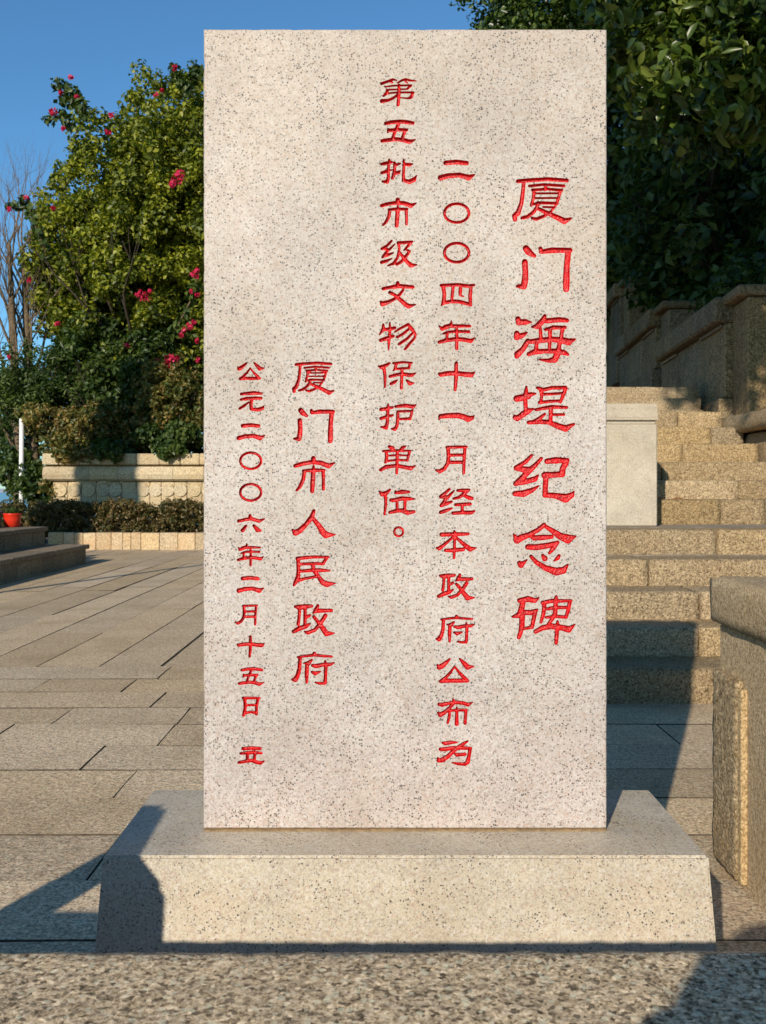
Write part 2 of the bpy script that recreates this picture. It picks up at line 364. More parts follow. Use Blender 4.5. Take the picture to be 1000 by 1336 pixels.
# stepped parapet walls climbing the hill; long axis runs 4.7 deg to the right
def sway(xn, y0, y1, zb, zt, pw, label, grp):
    t = thing('parapet_wall', (xn, y0, zb), label, 'wall', grp); kx = .082
    def P(s, y, z): return (xn+s+kx*(y-y0), y, z)
    def prism(s0, s1, ya, yb, za, zb_, c=.01):
        b = box(s0, s1, ya, yb, za, zb_, c)
        for v in b.verts: v.co.x = xn+v.co.x+kx*(v.co.y-y0)
        return b
    n = max(2, int((y1-y0-.5)/.8)); ys = [y0+.5+(y1-y0-.5)*i/n for i in range(n+1)]
    for i in range(n):
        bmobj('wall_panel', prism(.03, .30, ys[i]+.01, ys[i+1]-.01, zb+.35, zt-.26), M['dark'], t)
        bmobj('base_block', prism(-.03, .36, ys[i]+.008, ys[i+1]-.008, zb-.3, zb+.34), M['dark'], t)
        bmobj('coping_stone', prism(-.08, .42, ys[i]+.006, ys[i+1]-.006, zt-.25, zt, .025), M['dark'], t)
        if i % 2 == 0: bmobj('recessed_rim', prism(-.0, .02, ys[i]+.08, ys[i+1]-.08, zt-.30, zt-.27, 0), M['dark'], t)
    p = bmobj('post', prism(.10, pw, y0, y0+.49, zb-.3, zt-.10, .015), M['dark'], t)
    bmobj('post_cap', prism(.0, pw+.06, y0-.03, y0+.52, zt-.09, zt+.01, .02), M['dark'], t)
sway(3.34, 9.0, 12.5, 1.50, 2.85, .62, 'shaded stone parapet with dappled light, lowest of the stepped walls up the hill', 'stepped hillside parapets')
sway(3.78, 12.95, 16.5, 2.3, 3.48, .55, 'shaded stone parapet, middle one of the three stepped walls up the hill', 'stepped hillside parapets')
sway(4.28, 17.0, 21, 3.2, 4.72, .45, 'shaded stone parapet, highest and farthest of the stepped walls', 'stepped hillside parapets')
# return wall to the right of the lowest post
rw = thing('return_wall', (4.6, 9.1, 1.5), 'dark stone wall turning right from the lowest hillside parapet post', 'wall')
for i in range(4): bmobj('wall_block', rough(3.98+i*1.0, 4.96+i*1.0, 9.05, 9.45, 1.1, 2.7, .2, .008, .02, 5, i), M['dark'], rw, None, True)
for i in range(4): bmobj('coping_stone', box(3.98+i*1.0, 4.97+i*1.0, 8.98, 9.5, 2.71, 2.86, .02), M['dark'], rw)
# hillside
V = []; Fc = []; nx_, ny_ = 26, 26
for j in range(ny_+1):
    for i in range(nx_+1):
        x = 4.0+i*1.4; y = 8.4+j*1.5
        z = .9+.33*max(0, y-8.4)+.05*(x-4)+.5*mnoise.noise(Vector((x*.3, y*.3, 0)))
        V.append((x+.082*(y-9), y, min(z, 9+.1*y)))
for j in range(ny_):
    for i in range(nx_): a = j*(nx_+1)+i; Fc.append((a, a+1, a+nx_+2, a+nx_+1))
tag(mesh('hillside', V, Fc, M['soil'], smooth=True), kind='structure')
V = []; Fc = []
for j in range(21):
    y = 21+j*1.4
    for i in range(13):
        x = -.6+i*.42+.082*(y-9)
        V.append((x, y, 4.4+.4*(y-21)*(1 if i > 5 else max(0, i-1)/5)+.2*mnoise.noise(Vector((x, y, 0)))-(3.6 if i < 1 else 0)))
for j in range(20):
    for i in range(12): a = j*13+i; Fc.append((a, a+1, a+14, a+13))
tag(mesh('upper_hillside', V, Fc, M['soil'], smooth=True), kind='structure')
# ------------------------------------------------------------------ cream gate post on the landing
gp = thing('cream_stone_post', (1.6, 6.24, .70), 'smooth cream stone post with grooved cap standing on the stair landing', 'post')
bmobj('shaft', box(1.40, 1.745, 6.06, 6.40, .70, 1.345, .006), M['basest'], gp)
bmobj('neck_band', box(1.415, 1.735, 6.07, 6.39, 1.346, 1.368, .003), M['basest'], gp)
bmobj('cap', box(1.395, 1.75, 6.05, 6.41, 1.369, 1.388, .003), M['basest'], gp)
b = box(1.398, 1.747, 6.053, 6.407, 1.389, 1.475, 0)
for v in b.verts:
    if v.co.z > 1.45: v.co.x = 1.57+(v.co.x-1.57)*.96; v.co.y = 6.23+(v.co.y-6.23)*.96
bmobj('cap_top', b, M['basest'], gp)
# ------------------------------------------------------------------ right pier
pr = thing('granite_pier', (1.1, 2.1, 0), 'tan granite pier with overhanging top and rough raised side panel at the right edge', 'pier')
b = box(.836, 1.45, 1.72, 2.37, 0, .598, .006); bmobj('body', b, M['pier'], pr)
b = rough(.812, 1.48, 1.69, 2.385, .60, .713, .03, .002, .014, 22, 4)
bmobj('coping_stone', b, M['pier'], pr, None, True)
b = rough(.818, .86, 2.215, 2.372, .02, .485, .014, .0035, .006, 45, 1)
bmobj('hewn_panel', b, M['hewn'], pr, None, True)
bmobj('panel_border', box(.822, .85, 2.19, 2.212, .02, .468, .003, .001), M['pier'], pr)
# ------------------------------------------------------------------ foreground parapet
pp = thing('foreground_parapet', (0, .55, 0), 'coarse speckled granite parapet running across the bottom of the picture', 'parapet')
xs = [-3.2, -1.5, 1.9, 3.4]
for a, b_ in zip(xs, xs[1:]):
    a == -1.5 or bmobj('coping_stone', rough(a+.003, b_-.003, .32, .752, .36, .567, .05, .0016, .008, 60, a), M['parapet'], pp, None, True)
def parapet_top():
    nx, ny = 300, 36; bm = bmesh.new(); G = []
    for j in range(ny+1):
        row = []
        for i in range(nx+1):
            x = -1.497+3.394*i/nx; y = .32+.432*j/ny
            n = mnoise.noise(Vector((x*45, y*45, 1)))*.0016+mnoise.noise(Vector((x*130, y*130, 5)))*.0009+mnoise.noise(Vector((x*3, y*3, 2)))*.002
            yy = y+((mnoise.noise(Vector((x*30, 8, 1)))*.003+mnoise.noise(Vector((x*110, 8, 4)))*.0015) if j == ny else 0); zz = .567+n-(.004 if j in (0, ny) else 0)
            row.append(bm.verts.new((x, yy, zz)))
        G.append(row)
    for j in range(ny):
        for i in range(nx): bm.faces.new((G[j][i], G[j][i+1], G[j+1][i+1], G[j+1][i]))
    for row, y in ((G[ny], .75), (G[0], .322)):
        lo = [bm.verts.new((v.co.x, y+.001*math.sin(v.co.x*70), .36)) for v in row]
        for i in range(nx):
            q = (row[i], row[i+1], lo[i+1], lo[i]); bm.faces.new(q if y > .6 else q[::-1])
    return bm
bmobj('coping_stone', parapet_top(), M['parapet'], pp, None, True)
for i in range(7): bmobj('wall_block', box(-3.2+i*.95, -2.26+i*.95, .36, .72, -.72, .358, .01), M['pier'], pp)
# ------------------------------------------------------------------ left: low seat steps
se = thing('seat_steps', (-4.4, 8, 0), 'brown granite steps with projecting nosings beside the paved court at left', 'steps')
for k, (xr, z0, z1) in enumerate(((-3.80, 0, .23), (-4.33, .23, .46), (-4.88, .46, .66))):
    y = 12.38-.02*k; L = (1.3, 1.15, 1.4)[k]
    while y > 4:
        bmobj('nosing_slab', box(xr-.60, xr+.03, y-L+.004, y, z1-.055, z1, .008, .001), M['bench'], se, (xr, y, z1))
        y -= L
    y = 12.33
    while y > 4:
        w = R.uniform(.28, .5); bmobj('riser_stone', box(xr-.2, xr-.005*R.random(), y-w+.004, y, z0-.02, z1-.057, .006), M['bench'], se, (xr, y, z0)); y -= w
    bmobj('end_stone', box(xr-.6, xr-.205, 12.1, 12.33, z0-.02, z1-.057, .006), M['bench'], se)
# red pot
rp = thing('red_plant_pot', (-4.70, 12.2, .46), 'small bright red pot with a grey-green plant on the upper seat step', 'plant pot')
bmobj('pot', lathe(-4.70, 12.2, [(.07, .46), (.095, .47), (.105, .56), (.108, .615), (.112, .62), (.112, .635), (.10, .635), (.095, .60)], 20), M['redpot'], rp, None, True)
# curb, hedge and garden wall
cb = thing('planter_curb', (-4, 15, 0), 'low curb of yellow and orange granite blocks in front of the clipped hedge', 'curb')
x = -5.22
ws = [.22, .17, .14, .20, .24, .18, .13, .155, .29, .29, .27, .22]
i = 0
while x < -.2:
    w = ws[i % len(ws)] if x > -5.1 else .24
    bmobj('curb_block', box(x+.003, x+w-.003, 15.0-R.uniform(0, .012), 15.22, -.02, .262+R.uniform(-.006, .006), .008, .002), M['curb'], cb, (x, 15, 0)); x += w; i += 1
gw = thing('garden_wall', (-3.5, 16.6, 0), 'yellow granite garden wall with rounded middle course and a row of round stone bosses', 'wall')
x = -5.66; i = 0
while x < -.3:
    w = R.choice((.20, .23, .26, .22)); 
    bmobj('bottom_block', box(x+.003, x+w-.003, 16.5, 16.9, .55, 1.075, .01, .002), M['wall'], gw, (x, 16.5, .6))
    if R.random() < .85:
        b = bmesh.new(); bmesh.ops.create_cone(b, cap_ends=True, segments=20, radius1=.12, radius2=.112, depth=.03)
        bmesh.ops.rotate(b, verts=b.verts, cent=(0, 0, 0), matrix=Matrix.Rotation(rad(90), 3, 'X'))
        bmesh.ops.translate(b, verts=b.verts, vec=(x+w*.5, 16.488, .935)); bmobj('round_boss', b, M['wall'], gw, (x+w*.5, 16.48, .93))
    x += w; i += 1
x = -5.80
for w in (.80, .48, .95, .52, 1.3, .9, 1.0):
    b = bmesh.new(); pr_ = [(16.9, 1.08), (16.46, 1.085), (16.40, 1.12), (16.375, 1.20), (16.385, 1.28), (16.43, 1.335), (16.9, 1.34)]
    L0 = [b.verts.new((x+.003+(0.06 if (x < -5.7 and q[0] < 16.45 and 0) else 0), *q)) for q in pr_]; L1 = [b.verts.new((x+w-.003, *q)) for q in pr_]
    for q in range(7): b.faces.new((L0[q], L1[q], L1[(q+1) % 7], L0[(q+1) % 7]))
    b.faces.new(L0); b.faces.new(L1[::-1]); bmobj('rounded_course_stone', b, M['wall'], gw, (x, 16.5, 1.2)); x += w
x = -5.82
while x < -.3:
    w = R.choice((.33, .40, .28, .36)); bmobj('coping_stone', box(x+.004, x+w-.004, 16.43+R.uniform(-.01, .01), 17.0, 1.368, 1.56, .015, .004), M['wall'], gw, (x, 16.5, 1.5)); x += w
bmobj('shadow_gap', box(-5.7, -.3, 16.52, 16.9, 1.335, 1.37), M['mortar'], gw)
fp = thing('white_flag_pole', (-6.4, 17.0, -.02), 'thin white metal pole half hidden by vines at the left edge', 'pole')
bmobj('pole', tube([(-6.39, 17, -.02), (-6.385, 17, 2.2)], [.045, .04], 12), M['white'], fp, None, True)
bmobj('collar', tube([(-6.385, 17, 1.28), (-6.385, 17, 1.33)], [.055, .055], 12), M['white'], fp, None, True)
# ------------------------------------------------------------------ things outside the frame whose shadows fall into it
mc = thing('monument_column', (-8.6, 6.2, 0), 'tall square granite column beside the court left of view', 'column')
bmobj('plinth', box(-9.2, -8.0, 5.6, 6.8, 0, .5, .02), M['pier'], mc)
bmobj('shaft', box(-9.0, -8.2, 5.8, 6.6, .5, 8.6, .02), M['pier'], mc)
lp = thing('lamp_post', (-4.35, 6.4, 0), 'slim grey lamp post with curved arm left of view', 'lamp post')
bmobj('pole', tube([(-4.35, 6.4, 0), (-4.35, 6.4, 2.6), (-4.33, 6.4, 3.4), (-4.2, 6.5, 3.8), (-3.9, 6.6, 3.95)], [.045, .035, .03, .028, .025], 10), M['black'], lp, None, True)
bmobj('lamp_head', lathe(-3.85, 6.6, [(.02, 3.96), (.13, 3.90), (.13, 3.86), (.02, 3.85)], 14), M['black'], lp)
bgc = thing('canvas_bag', (-.99, .68, .567), 'dark canvas bag standing on the parapet left of view', 'bag')
b = bmesh.new(); prof = [(-1.136, .569), (-.646, .569), (-.646, .700), (-.748, .814), (-1.136, .814)]
f0 = [b.verts.new((x, .62, z)) for x, z in prof]; f1 = [b.verts.new((x, .74, z)) for x, z in prof]
for q in range(5): b.faces.new((f0[q], f0[(q+1) % 5], f1[(q+1) % 5], f1[q]))
b.faces.new(f0[::-1]); b.faces.new(f1); bmesh.ops.bevel(b, geom=list(b.edges), offset=.012, segments=2, affect='EDGES'); bmobj('bag_body', b, M['canvas'], bgc)
bmobj('strap', box(-1.386, -1.261, .67, .69, .57, .814, .004), M['canvas'], bgc)
bmobj('strap_top', box(-1.26, -1.138, .67, .69, .75, .813, .004), M['canvas'], bgc)
bmobj('pouch', box(-1.26, -1.138, .64, .72, .57, .643, .01), M['canvas'], bgc)
# photographer (its shadow falls on the parapet and the pier)
def photographer():
    J = dict(pel=(-.10, -.30, .16, .15), waist=(-.10, -.30, .32, .135), chest=(-.09, -.29, .55, .16), neckb=(-.08, -.27, .69, .085), neck=(-.075, -.25, .76, .055), chin=(-.07, -.21, .83, .062), head=(-.07, -.215, .915, .092), crown=(-.07, -.225, .99, .072),
      ls=(-.27, -.28, .645, .065), le=(-.31, -.12, .50, .048), lw=(-.15, -.055, .80, .032), lh=(-.11, -.052, .86, .03), rs=(.11, -.28, .645, .065), re=(.17, -.13, .50, .048), rw=(.07, -.055, .80, .032), rh=(.035, -.052, .86, .03),
      lhip=(-.19, -.30, .10, .095), lk=(-.20, -.27, -.25, .062), la=(-.20, -.31, -.62, .045), lt=(-.21, -.20, -.685, .035), rhip=(-.01, -.30, .10, .095), rk=(.0, -.27, -.25, .062), ra=(.0, -.31, -.62, .045), rt=(.01, -.20, -.685, .035))
    E_ = [('pel', 'waist'), ('waist', 'chest'), ('chest', 'neckb'), ('neckb', 'neck'), ('neck', 'chin'), ('chin', 'head'), ('head', 'crown'), ('neckb', 'ls'), ('ls', 'le'), ('le', 'lw'), ('lw', 'lh'), ('neckb', 'rs'), ('rs', 're'), ('re', 'rw'), ('rw', 'rh'),
      ('pel', 'lhip'), ('lhip', 'lk'), ('lk', 'la'), ('la', 'lt'), ('pel', 'rhip'), ('rhip', 'rk'), ('rk', 'ra'), ('ra', 'rt')]
    for s, h in ((1, 'lh'), (-1, 'rh')):
        hx, hy, hz, _ = J[h]
        for q in range(5):
            k = '%sf%d' % (h, q); dx = s*(.012+.006*(q == 0)); dz = .035-.017*q; L = (.03, .042, .046, .042, .034)[q]
            J[k] = (hx-s*.01, hy-.012, hz+dz, .009); J[k+'t'] = (hx+s*L*.8, hy-.016, hz+dz, .0075); E_ += [(h, k), (k, k+'t')]
    ks = list(J); me = bpy.data.meshes.new('body'); me.from_pydata([J[k][:3] for k in ks], [(ks.index(a), ks.index(b)) for a, b in E_], [])
    o = bpy.data.objects.new('body', me); COL.objects.link(o); mo = o.modifiers.new('s', 'SKIN'); mo.use_smooth_shade = True
    for i, k in enumerate(ks): me.skin_vertices[0].data[i].radius = (J[k][3], J[k][3]); me.skin_vertices[0].data[i].use_root = (k == 'pel')
    su = o.modifiers.new('u', 'SUBSURF'); su.levels = 2; su.render_levels = 2
    dg = bpy.context.evaluated_depsgraph_get(); dg.update(); nm = bpy.data.meshes.new_from_object(o.evaluated_get(dg)); nm.name = 'body'
    o.modifiers.clear(); o.data = nm; nm.materials.clear()
    for m in ('skin', 'shirt', 'trouser'): nm.materials.append(M[m])
    for p in nm.polygons:
        c = p.center; arm = c.y > -.13 and c.z > .62
        p.material_index = 2 if c.z < .2 else (0 if (c.z > .73 or arm) else 1); p.use_smooth = True
    for v in nm.vertices: v.co.x += .035
    t = thing('person', (-.1, -.3, -.72), 'person in a blue shirt behind the viewpoint holding a camera up to take the picture', 'person')
    o.parent = t; o.location = -t.location
    bm = bmesh.new(); bmesh.ops.create_uvsphere(bm, u_segments=20, v_segments=12, radius=.1)
    for v in bm.verts: v.co = Vector((v.co.x*.98-.035, v.co.y*1.02-.235, v.co.z*.95+.945+(.02 if v.co.y > .03 and v.co.z < .02 else 0)))
    bmesh.ops.delete(bm, geom=[v for v in bm.verts if v.co.y > -.17 and v.co.z < .985 or v.co.z < .88], context='VERTS')
    bmobj('hair', bm, M['hair'], t, None, True)
    k = thing('hand_camera', (-.04, -.06, .88), 'black hand-held camera in the photographer\'s hands', 'camera')
    bmobj('camera_body', box(-.05, .055, -.085, -.045, .835, .915, .006), M['black'], k)
    bmobj('lens_barrel', tube([(.002, -.05, .87), (.002, -.025, .87)], [.03, .028], 20), M['black'], k)
photographer()
# ------------------------------------------------------------------ the memorial tablet
DS = 1.577; SX0 = (265.5-CX)*DS/F; SX1 = (792.5-CX)*DS/F; ZB = E-(1081.5-CY)*DS/F; ZT = E+(CY-37.5)*DS/F; TH = .107
def fx(px): return (px-CX)*DS/F
def fz(py): return E-(py-CY)*DS/F
G = {}      # glyph strokes traced at enlarged scale: (origin x, origin y, scale, strokes)
def g(ch, ox, oy, s, txt): G[ch] = (ox, oy, s, [[tuple(float(t) for t in q.split(',')) for q in st.split()] for st in txt.strip().split(';') if st.strip()])
g('厦', 660, 220, 10, '160,165,26 260,155,26 550,137,26 800,155,25;235,190,24 225,300,25 205,450,27 160,580,34 115,615,33 122,665,28;310,227,18 500,208,19 760,225,19;520,215,20 515,275,20;350,280,20 540,266,18 730,283,20;370,290,22 360,390,20 335,478,20;715,290,20 690,380,20 668,455,20;390,323,13 680,322,13;390,385,13 680,383,13;335,478,12 420,445,20 650,452,19;430,460,20 370,560,24 290,625,24 215,645,22;430,525,24 560,585,28 700,650,36 765,685,40 850,650,14;490,500,13 635,505,14 590,560,18 500,620,22 395,660,22 345,645,18;660,465,14 635,510,12')
g('门', 660, 310, 10, '265,140,42 300,185,46 375,238,24;250,318,38 258,450,38 252,560,42 235,635,42 150,635,18;455,142,26 462,185,28 600,165,37 840,165,32;815,185,38 795,400,38 792,560,44 790,672,40')
g('海', 660, 400, 10, '160,160,34 175,205,42 265,200,36 335,205,10;145,350,36 145,400,38 215,375,34 275,340,14;290,450,34 225,555,34 155,620,44 145,650,30;510,122,24 480,190,40 410,255,38 345,265,14;540,185,34 700,170,34 800,180,28;452,280,20 460,400,24;520,300,20 620,272,28 775,272,22;280,460,28 420,445,36 600,425,34 740,440,42 820,460,46 905,425,12;580,300,26 578,400,26 572,540,22;740,290,24 725,400,26 700,500,26 685,600,42 640,690,42 560,705,28 440,690,10;300,620,26 370,592,36 500,580,30 640,580,34 760,600,34 810,622,20;405,480,24 395,570,28')
g('堤', 660, 490, 10, '270,145,14 265,235,34 300,280,30;145,300,44 200,290,44 330,245,30 390,235,12;255,300,28 262,430,28;125,545,34 150,560,36 230,500,40 300,460,36 360,435,14;415,160,20 490,185,26 600,160,24 780,155,24;465,200,28 470,270,20 455,350,22;785,165,24 748,260,24 715,345,20;490,243,20 600,240,18 730,230,18;440,352,22 580,335,20 710,330,18;395,445,20 500,425,24 600,408,26 800,415,18;590,430,28 585,600,26;620,510,18 760,508,18;510,502,18 440,560,26 370,600,24;300,612,26 450,600,32 560,608,30 700,665,40 780,690,44 890,632,16')
g('纪', 660, 580, 10, '338,142,20 260,225,28 130,300,26 125,318,20;130,310,26 240,325,42 320,320,30;465,182,22 390,265,30 300,345,40 240,410,38 130,510,32;130,510,30 250,485,36 380,450,36 425,400,12;120,640,34 230,640,46 350,592,30 430,540,10;540,218,36 650,205,42 805,205,30;785,240,40 745,310,38 735,385,42;735,385,40 600,395,38 510,400,44;525,430,36 512,655,34;512,658,34 640,665,36 780,700,58 860,660,36 890,615,12')
g('念', 660, 670, 10, '500,150,30 420,215,30 300,278,34 200,315,44 150,345,48;102,262,8 135,320,36;525,170,24 640,245,38 720,300,46 810,330,60 915,296,12;320,290,22 370,318,34 480,312,36 600,303,26;290,435,36 400,440,40 560,415,38 680,375,22;670,385,26 620,455,30 572,515,20;180,645,30 200,670,40 275,605,10;330,558,22 400,635,30 520,710,36 660,758,52 750,740,46 808,670,16;485,548,22 510,585,38;695,552,22 680,580,28 630,618,10')
g('碑', 660, 760, 10, '180,235,30 290,215,40 380,235,32 430,200,12;225,260,34 205,350,40 190,420,46 95,445,18;215,420,38 212,560,36 195,650,30 172,715,26;250,390,34 330,392,34 410,355,16;390,370,28 360,500,28 345,575,26;240,600,20 345,582,22;660,185,20 650,250,36;480,265,26 600,240,28 750,240,22 860,232,14;505,290,28 495,400,26 460,515,20;838,250,26 812,380,26 785,450,22;530,345,20 650,325,24 800,325,20;652,290,30 645,400,30 605,480,26 560,540,22;530,455,18 650,440,22 790,452,22;390,640,28 480,590,34 600,570,38 740,590,38 820,610,44 902,550,10;678,510,18 672,560,26 665,700,28 658,788,24')
g('二', 560, 190, 8.35, '182,188,26 300,178,26 410,190,24;125,350,30 210,328,28 330,320,26 430,348,32 492,318,10')
g('〇', 560, 190, 8.35, ' '.join('%.1f,%.1f,15' % (301+134*math.cos(t*math.pi/14), 735+102*math.sin(t*math.pi/14)) for t in range(29)))
g('。', 485, 600, 12.143, ' '.join('%.1f,%.1f,17' % (430+71*math.cos(t*math.pi/9), 1138+70*math.sin(t*math.pi/9)) for t in range(19)))
g('四', 565, 355, 12.143, '130,210,24 300,205,28 400,200,28 560,222,28 650,205,22;165,240,32 182,340,30 175,450,32 138,530,14;170,490,28 290,462,30 420,468,30 540,498,28 600,530,18;605,240,26 590,380,30 597,520,24;320,240,26 300,440,22;440,230,28 432,330,28 442,375,16 490,385,8')
g('年', 565, 355, 12.143, '292,775,10 285,840,30 200,872,40 145,900,30 100,852,10;290,855,30 450,852,26 590,857,20;165,975,16 240,950,22 380,938,24 570,945,24;232,960,24 220,1050,22;100,1110,26 200,1082,32 380,1058,32 500,1070,34 600,1090,34 665,1040,8;380,880,20 380,1050,26 378,1210,26')
g('十', 565, 460, 12.143, '100,335,20 125,348,36 240,328,38 370,325,36 520,345,40 605,352,42 668,305,8;370,170,28 368,400,32 352,590,24')
g('一', 565, 460, 12.143, '95,1062,10 120,1010,36 240,998,42 400,995,44 480,1015,44 560,1050,50 620,1035,34 655,1000,10')
g('月', 565, 570, 12.143, '222,165,24 380,160,24 530,158,22;240,190,30 250,300,30 235,420,30 180,505,32 110,545,32 50,525,16;508,180,26 495,350,26 488,570,24;250,290,24 490,285,24;250,402,28 490,400,26')
g('经', 565, 570, 12.143, '262,828,20 190,895,26 125,945,28;125,952,26 225,950,28;340,848,12 270,920,24 195,1000,26 130,1090,26;135,1090,24 220,1055,30 300,1025,18;122,1195,28 200,1170,30 300,1130,16;395,850,24 480,848,30 575,838,20;560,850,22 490,905,28 410,960,26 330,978,20;500,930,24 580,965,34 620,975,28;360,1075,24 480,1068,28 592,1062,26;465,1090,24 465,1180,26;320,1208,28 480,1198,30 600,1200,32 660,1175,16')
g('本', 565, 680, 12.143, '138,212,34 250,208,34 400,205,32 560,200,24;340,155,16 345,200,24;330,240,20 230,330,24 100,430,32 68,425,20;362,250,22 450,330,28 540,405,38 590,440,42 682,425,12;345,170,20 342,400,24 335,580,22;200,462,26 300,460,32 480,447,30')
g('政', 565, 680, 12.143, '115,862,20 165,872,38 250,862,36 345,855,22;175,900,24 170,1000,22 155,1090,24;252,900,24 250,1100,24;265,1000,26 320,978,20;92,1190,28 170,1150,36 260,1122,32 320,1088,14;430,848,22 402,915,36 365,945,14;430,918,32 520,915,28 620,912,24;535,980,30 465,1085,30 385,1170,26 290,1205,28 245,1190,12;372,995,22 440,1070,28 500,1150,36 550,1215,42 658,1212,10')
g('府', 565, 790, 12.143, '375,168,24 380,190,26;135,222,16 250,205,20 380,192,22 500,205,20 625,213,16;168,240,26 160,380,28 132,480,32 100,530,38 62,530,20;338,260,16 290,305,34 225,305,12;270,330,28 265,450,30 265,570,18;348,335,22 400,345,32 500,325,28 600,322,26 660,298,10;530,275,14 540,340,26 535,480,24 530,565,26;530,580,22 450,582,20 388,570,12;340,425,18 385,445,30 458,422,14')
g('公', 565, 790, 12.143, '268,848,16 210,905,32 140,962,42 100,980,38 72,935,12;428,845,16 500,920,36 550,975,44 645,965,12;345,962,14 280,1060,22 200,1145,26 120,1200,26;345,966,14 425,1070,24 500,1145,30 560,1195,18;130,1205,26 260,1190,32 400,1190,34 540,1192,28')
g('布', 565, 900, 12.143, '98,225,24 145,238,34 250,212,26 380,197,30 480,210,30 560,235,30 632,195,8;322,150,16 335,200,32;325,220,26 260,290,26 190,355,32 120,395,38 82,365,18;265,335,20 260,430,24 235,520,20;280,330,18 380,320,24 530,320,24;525,320,24 515,430,26 510,528,26;380,275,12 380,340,24 378,450,28 378,540,32')
g('为', 565, 900, 12.143, '158,840,20 200,848,32 290,832,30 385,832,12;555,812,14 490,850,26 420,895,28 330,965,32 240,1055,34 150,1110,40 95,1120,34 80,1080,16;118,942,26 200,940,34 320,920,30 450,920,30 600,928,24;592,930,28 572,1050,28 552,1140,36 510,1178,28 400,1172,24 305,1152,10;352,1012,18 380,1030,30 510,1020,26')
g('第', 485, 90, 12.143, '160,232,24 230,207,22 340,165,18 400,180,10;290,198,16 335,215,12;415,218,12 480,180,18 540,160,16 600,180,18 705,190,9;535,195,16 570,222,10;215,282,12 350,264,14 630,258,15;622,268,18 572,310,18;572,318,12 240,330,14;252,335,22 240,385,26 188,428,16;250,385,14 400,372,15 665,370,16;655,380,22 625,450,26 570,465,14 465,455,9;430,400,22 330,470,20 250,500,26 165,508,34;435,255,22 435,400,26 420,568,26')
g('五', 485, 90, 12.143, '225,862,28 330,842,32 450,832,32 560,842,34 655,857,28;428,870,28 400,930,26 350,1050,24 335,1095,24;265,955,20 262,1000,18;270,972,26 400,962,30 560,965,24;530,980,26 490,1085,24;168,1140,28 270,1125,32 400,1112,32 500,1125,34 600,1152,36 695,1118,10')
g('批', 485, 195, 12.143, '278,158,14 288,205,34;160,232,24 220,222,30 320,200,20;275,220,22 265,330,22 270,430,24 248,512,32 175,508,16;162,372,24 230,350,28 325,322,10;365,212,22 365,320,24 345,420,28 330,455,24;375,250,28 455,222,14;370,380,28 425,365,30 458,330,8;510,158,14 514,240,24 505,400,22 508,490,28;530,232,22 600,242,30 648,228,12;510,492,28 600,512,36 670,480,36 712,415,10')
g('市', 485, 195, 12.143, '415,795,34 415,830,30;162,890,28 250,865,30 400,842,30 520,852,34 625,890,36 708,850,10;418,888,12 415,950,32 405,1100,34 398,1208,30;275,952,20 400,945,28 565,945,20;288,970,26 275,1060,28 230,1150,26 182,1198,16;550,970,26 555,1080,22 553,1182,22')
g('级', 485, 305, 12.143, '318,112,18 245,190,22 160,238,20;165,242,16 262,248,20;368,165,10 290,240,20 220,310,22 175,370,20;182,365,20 260,335,24 345,300,12;160,452,28 240,430,24 325,390,9;418,140,22 520,140,28 645,125,18;430,160,24 440,240,20 412,380,22 350,470,26 260,505,12;620,148,24 560,210,20 512,262,10;545,250,14 602,278,22 550,350,26 475,440,26 400,485,22;440,285,18 510,380,28 580,460,32 630,500,36 718,490,10')
g('文', 485, 305, 12.143, '415,775,26 418,815,34;185,870,28 300,847,28 420,827,36 540,835,32 655,842,26;502,888,20 450,960,24 370,1030,24 270,1080,30 175,1110,42 148,1078,20;290,930,28 380,975,26 450,1040,32 540,1120,36 590,1148,38 700,1122,10')
g('物', 485, 410, 12.143, '185,160,16 188,230,30 128,322,12;190,242,26 280,238,28 370,215,24;290,138,14 290,300,24 275,430,24 270,562,12;145,412,28 240,382,32 350,345,20;370,280,14 460,222,20 582,160,22;582,162,22 645,240,30 698,315,18 680,380,20 600,470,22 532,552,20;605,225,20 500,310,22 410,362,20;650,300,18 560,390,22 440,470,24')
g('保', 485, 410, 12.143, '285,775,18 225,812,30 160,838,34 108,820,10;200,870,26 215,1000,24 212,1150,18;345,775,18 500,760,20 640,768,14;390,790,26 372,860,20 348,892,12;612,785,22 588,855,20;385,866,16 480,860,22 600,852,16;292,985,24 380,962,26 480,942,26 580,960,32 640,962,30 702,930,8;482,880,24 478,1020,24 472,1170,24;412,1043,9 362,1075,28 308,1102,24;560,1048,18 610,1095,34 672,1090,10')
g('护', 485, 515, 12.143, '262,142,10 265,190,24;150,232,28 240,220,28 335,200,20;260,200,26 255,330,24 250,450,26 228,520,34 145,510,12;150,375,26 240,347,26 335,325,18;382,187,22 540,170,30 660,187,32 708,155,8;410,265,18 540,260,20 645,258,18;415,280,24 415,400,26 400,500,26 368,545,30 318,540,14;645,245,16 638,290,22 610,385,20;430,385,20 600,380,22')
g('单', 485, 515, 12.143, '280,820,24 330,850,38;540,815,14 490,842,30 450,875,18;185,893,18 320,888,20 480,888,20 620,888,14;235,905,24 238,1000,26 220,1072,20;602,905,22 582,980,22 565,1042,20;250,965,14 400,958,17 580,962,13;240,1052,20 330,1040,16 400,1032,18 560,1040,18;410,885,24 405,1050,24 398,1240,22;145,1190,26 230,1142,32 400,1122,28 520,1145,30 620,1165,34 695,1125,10')
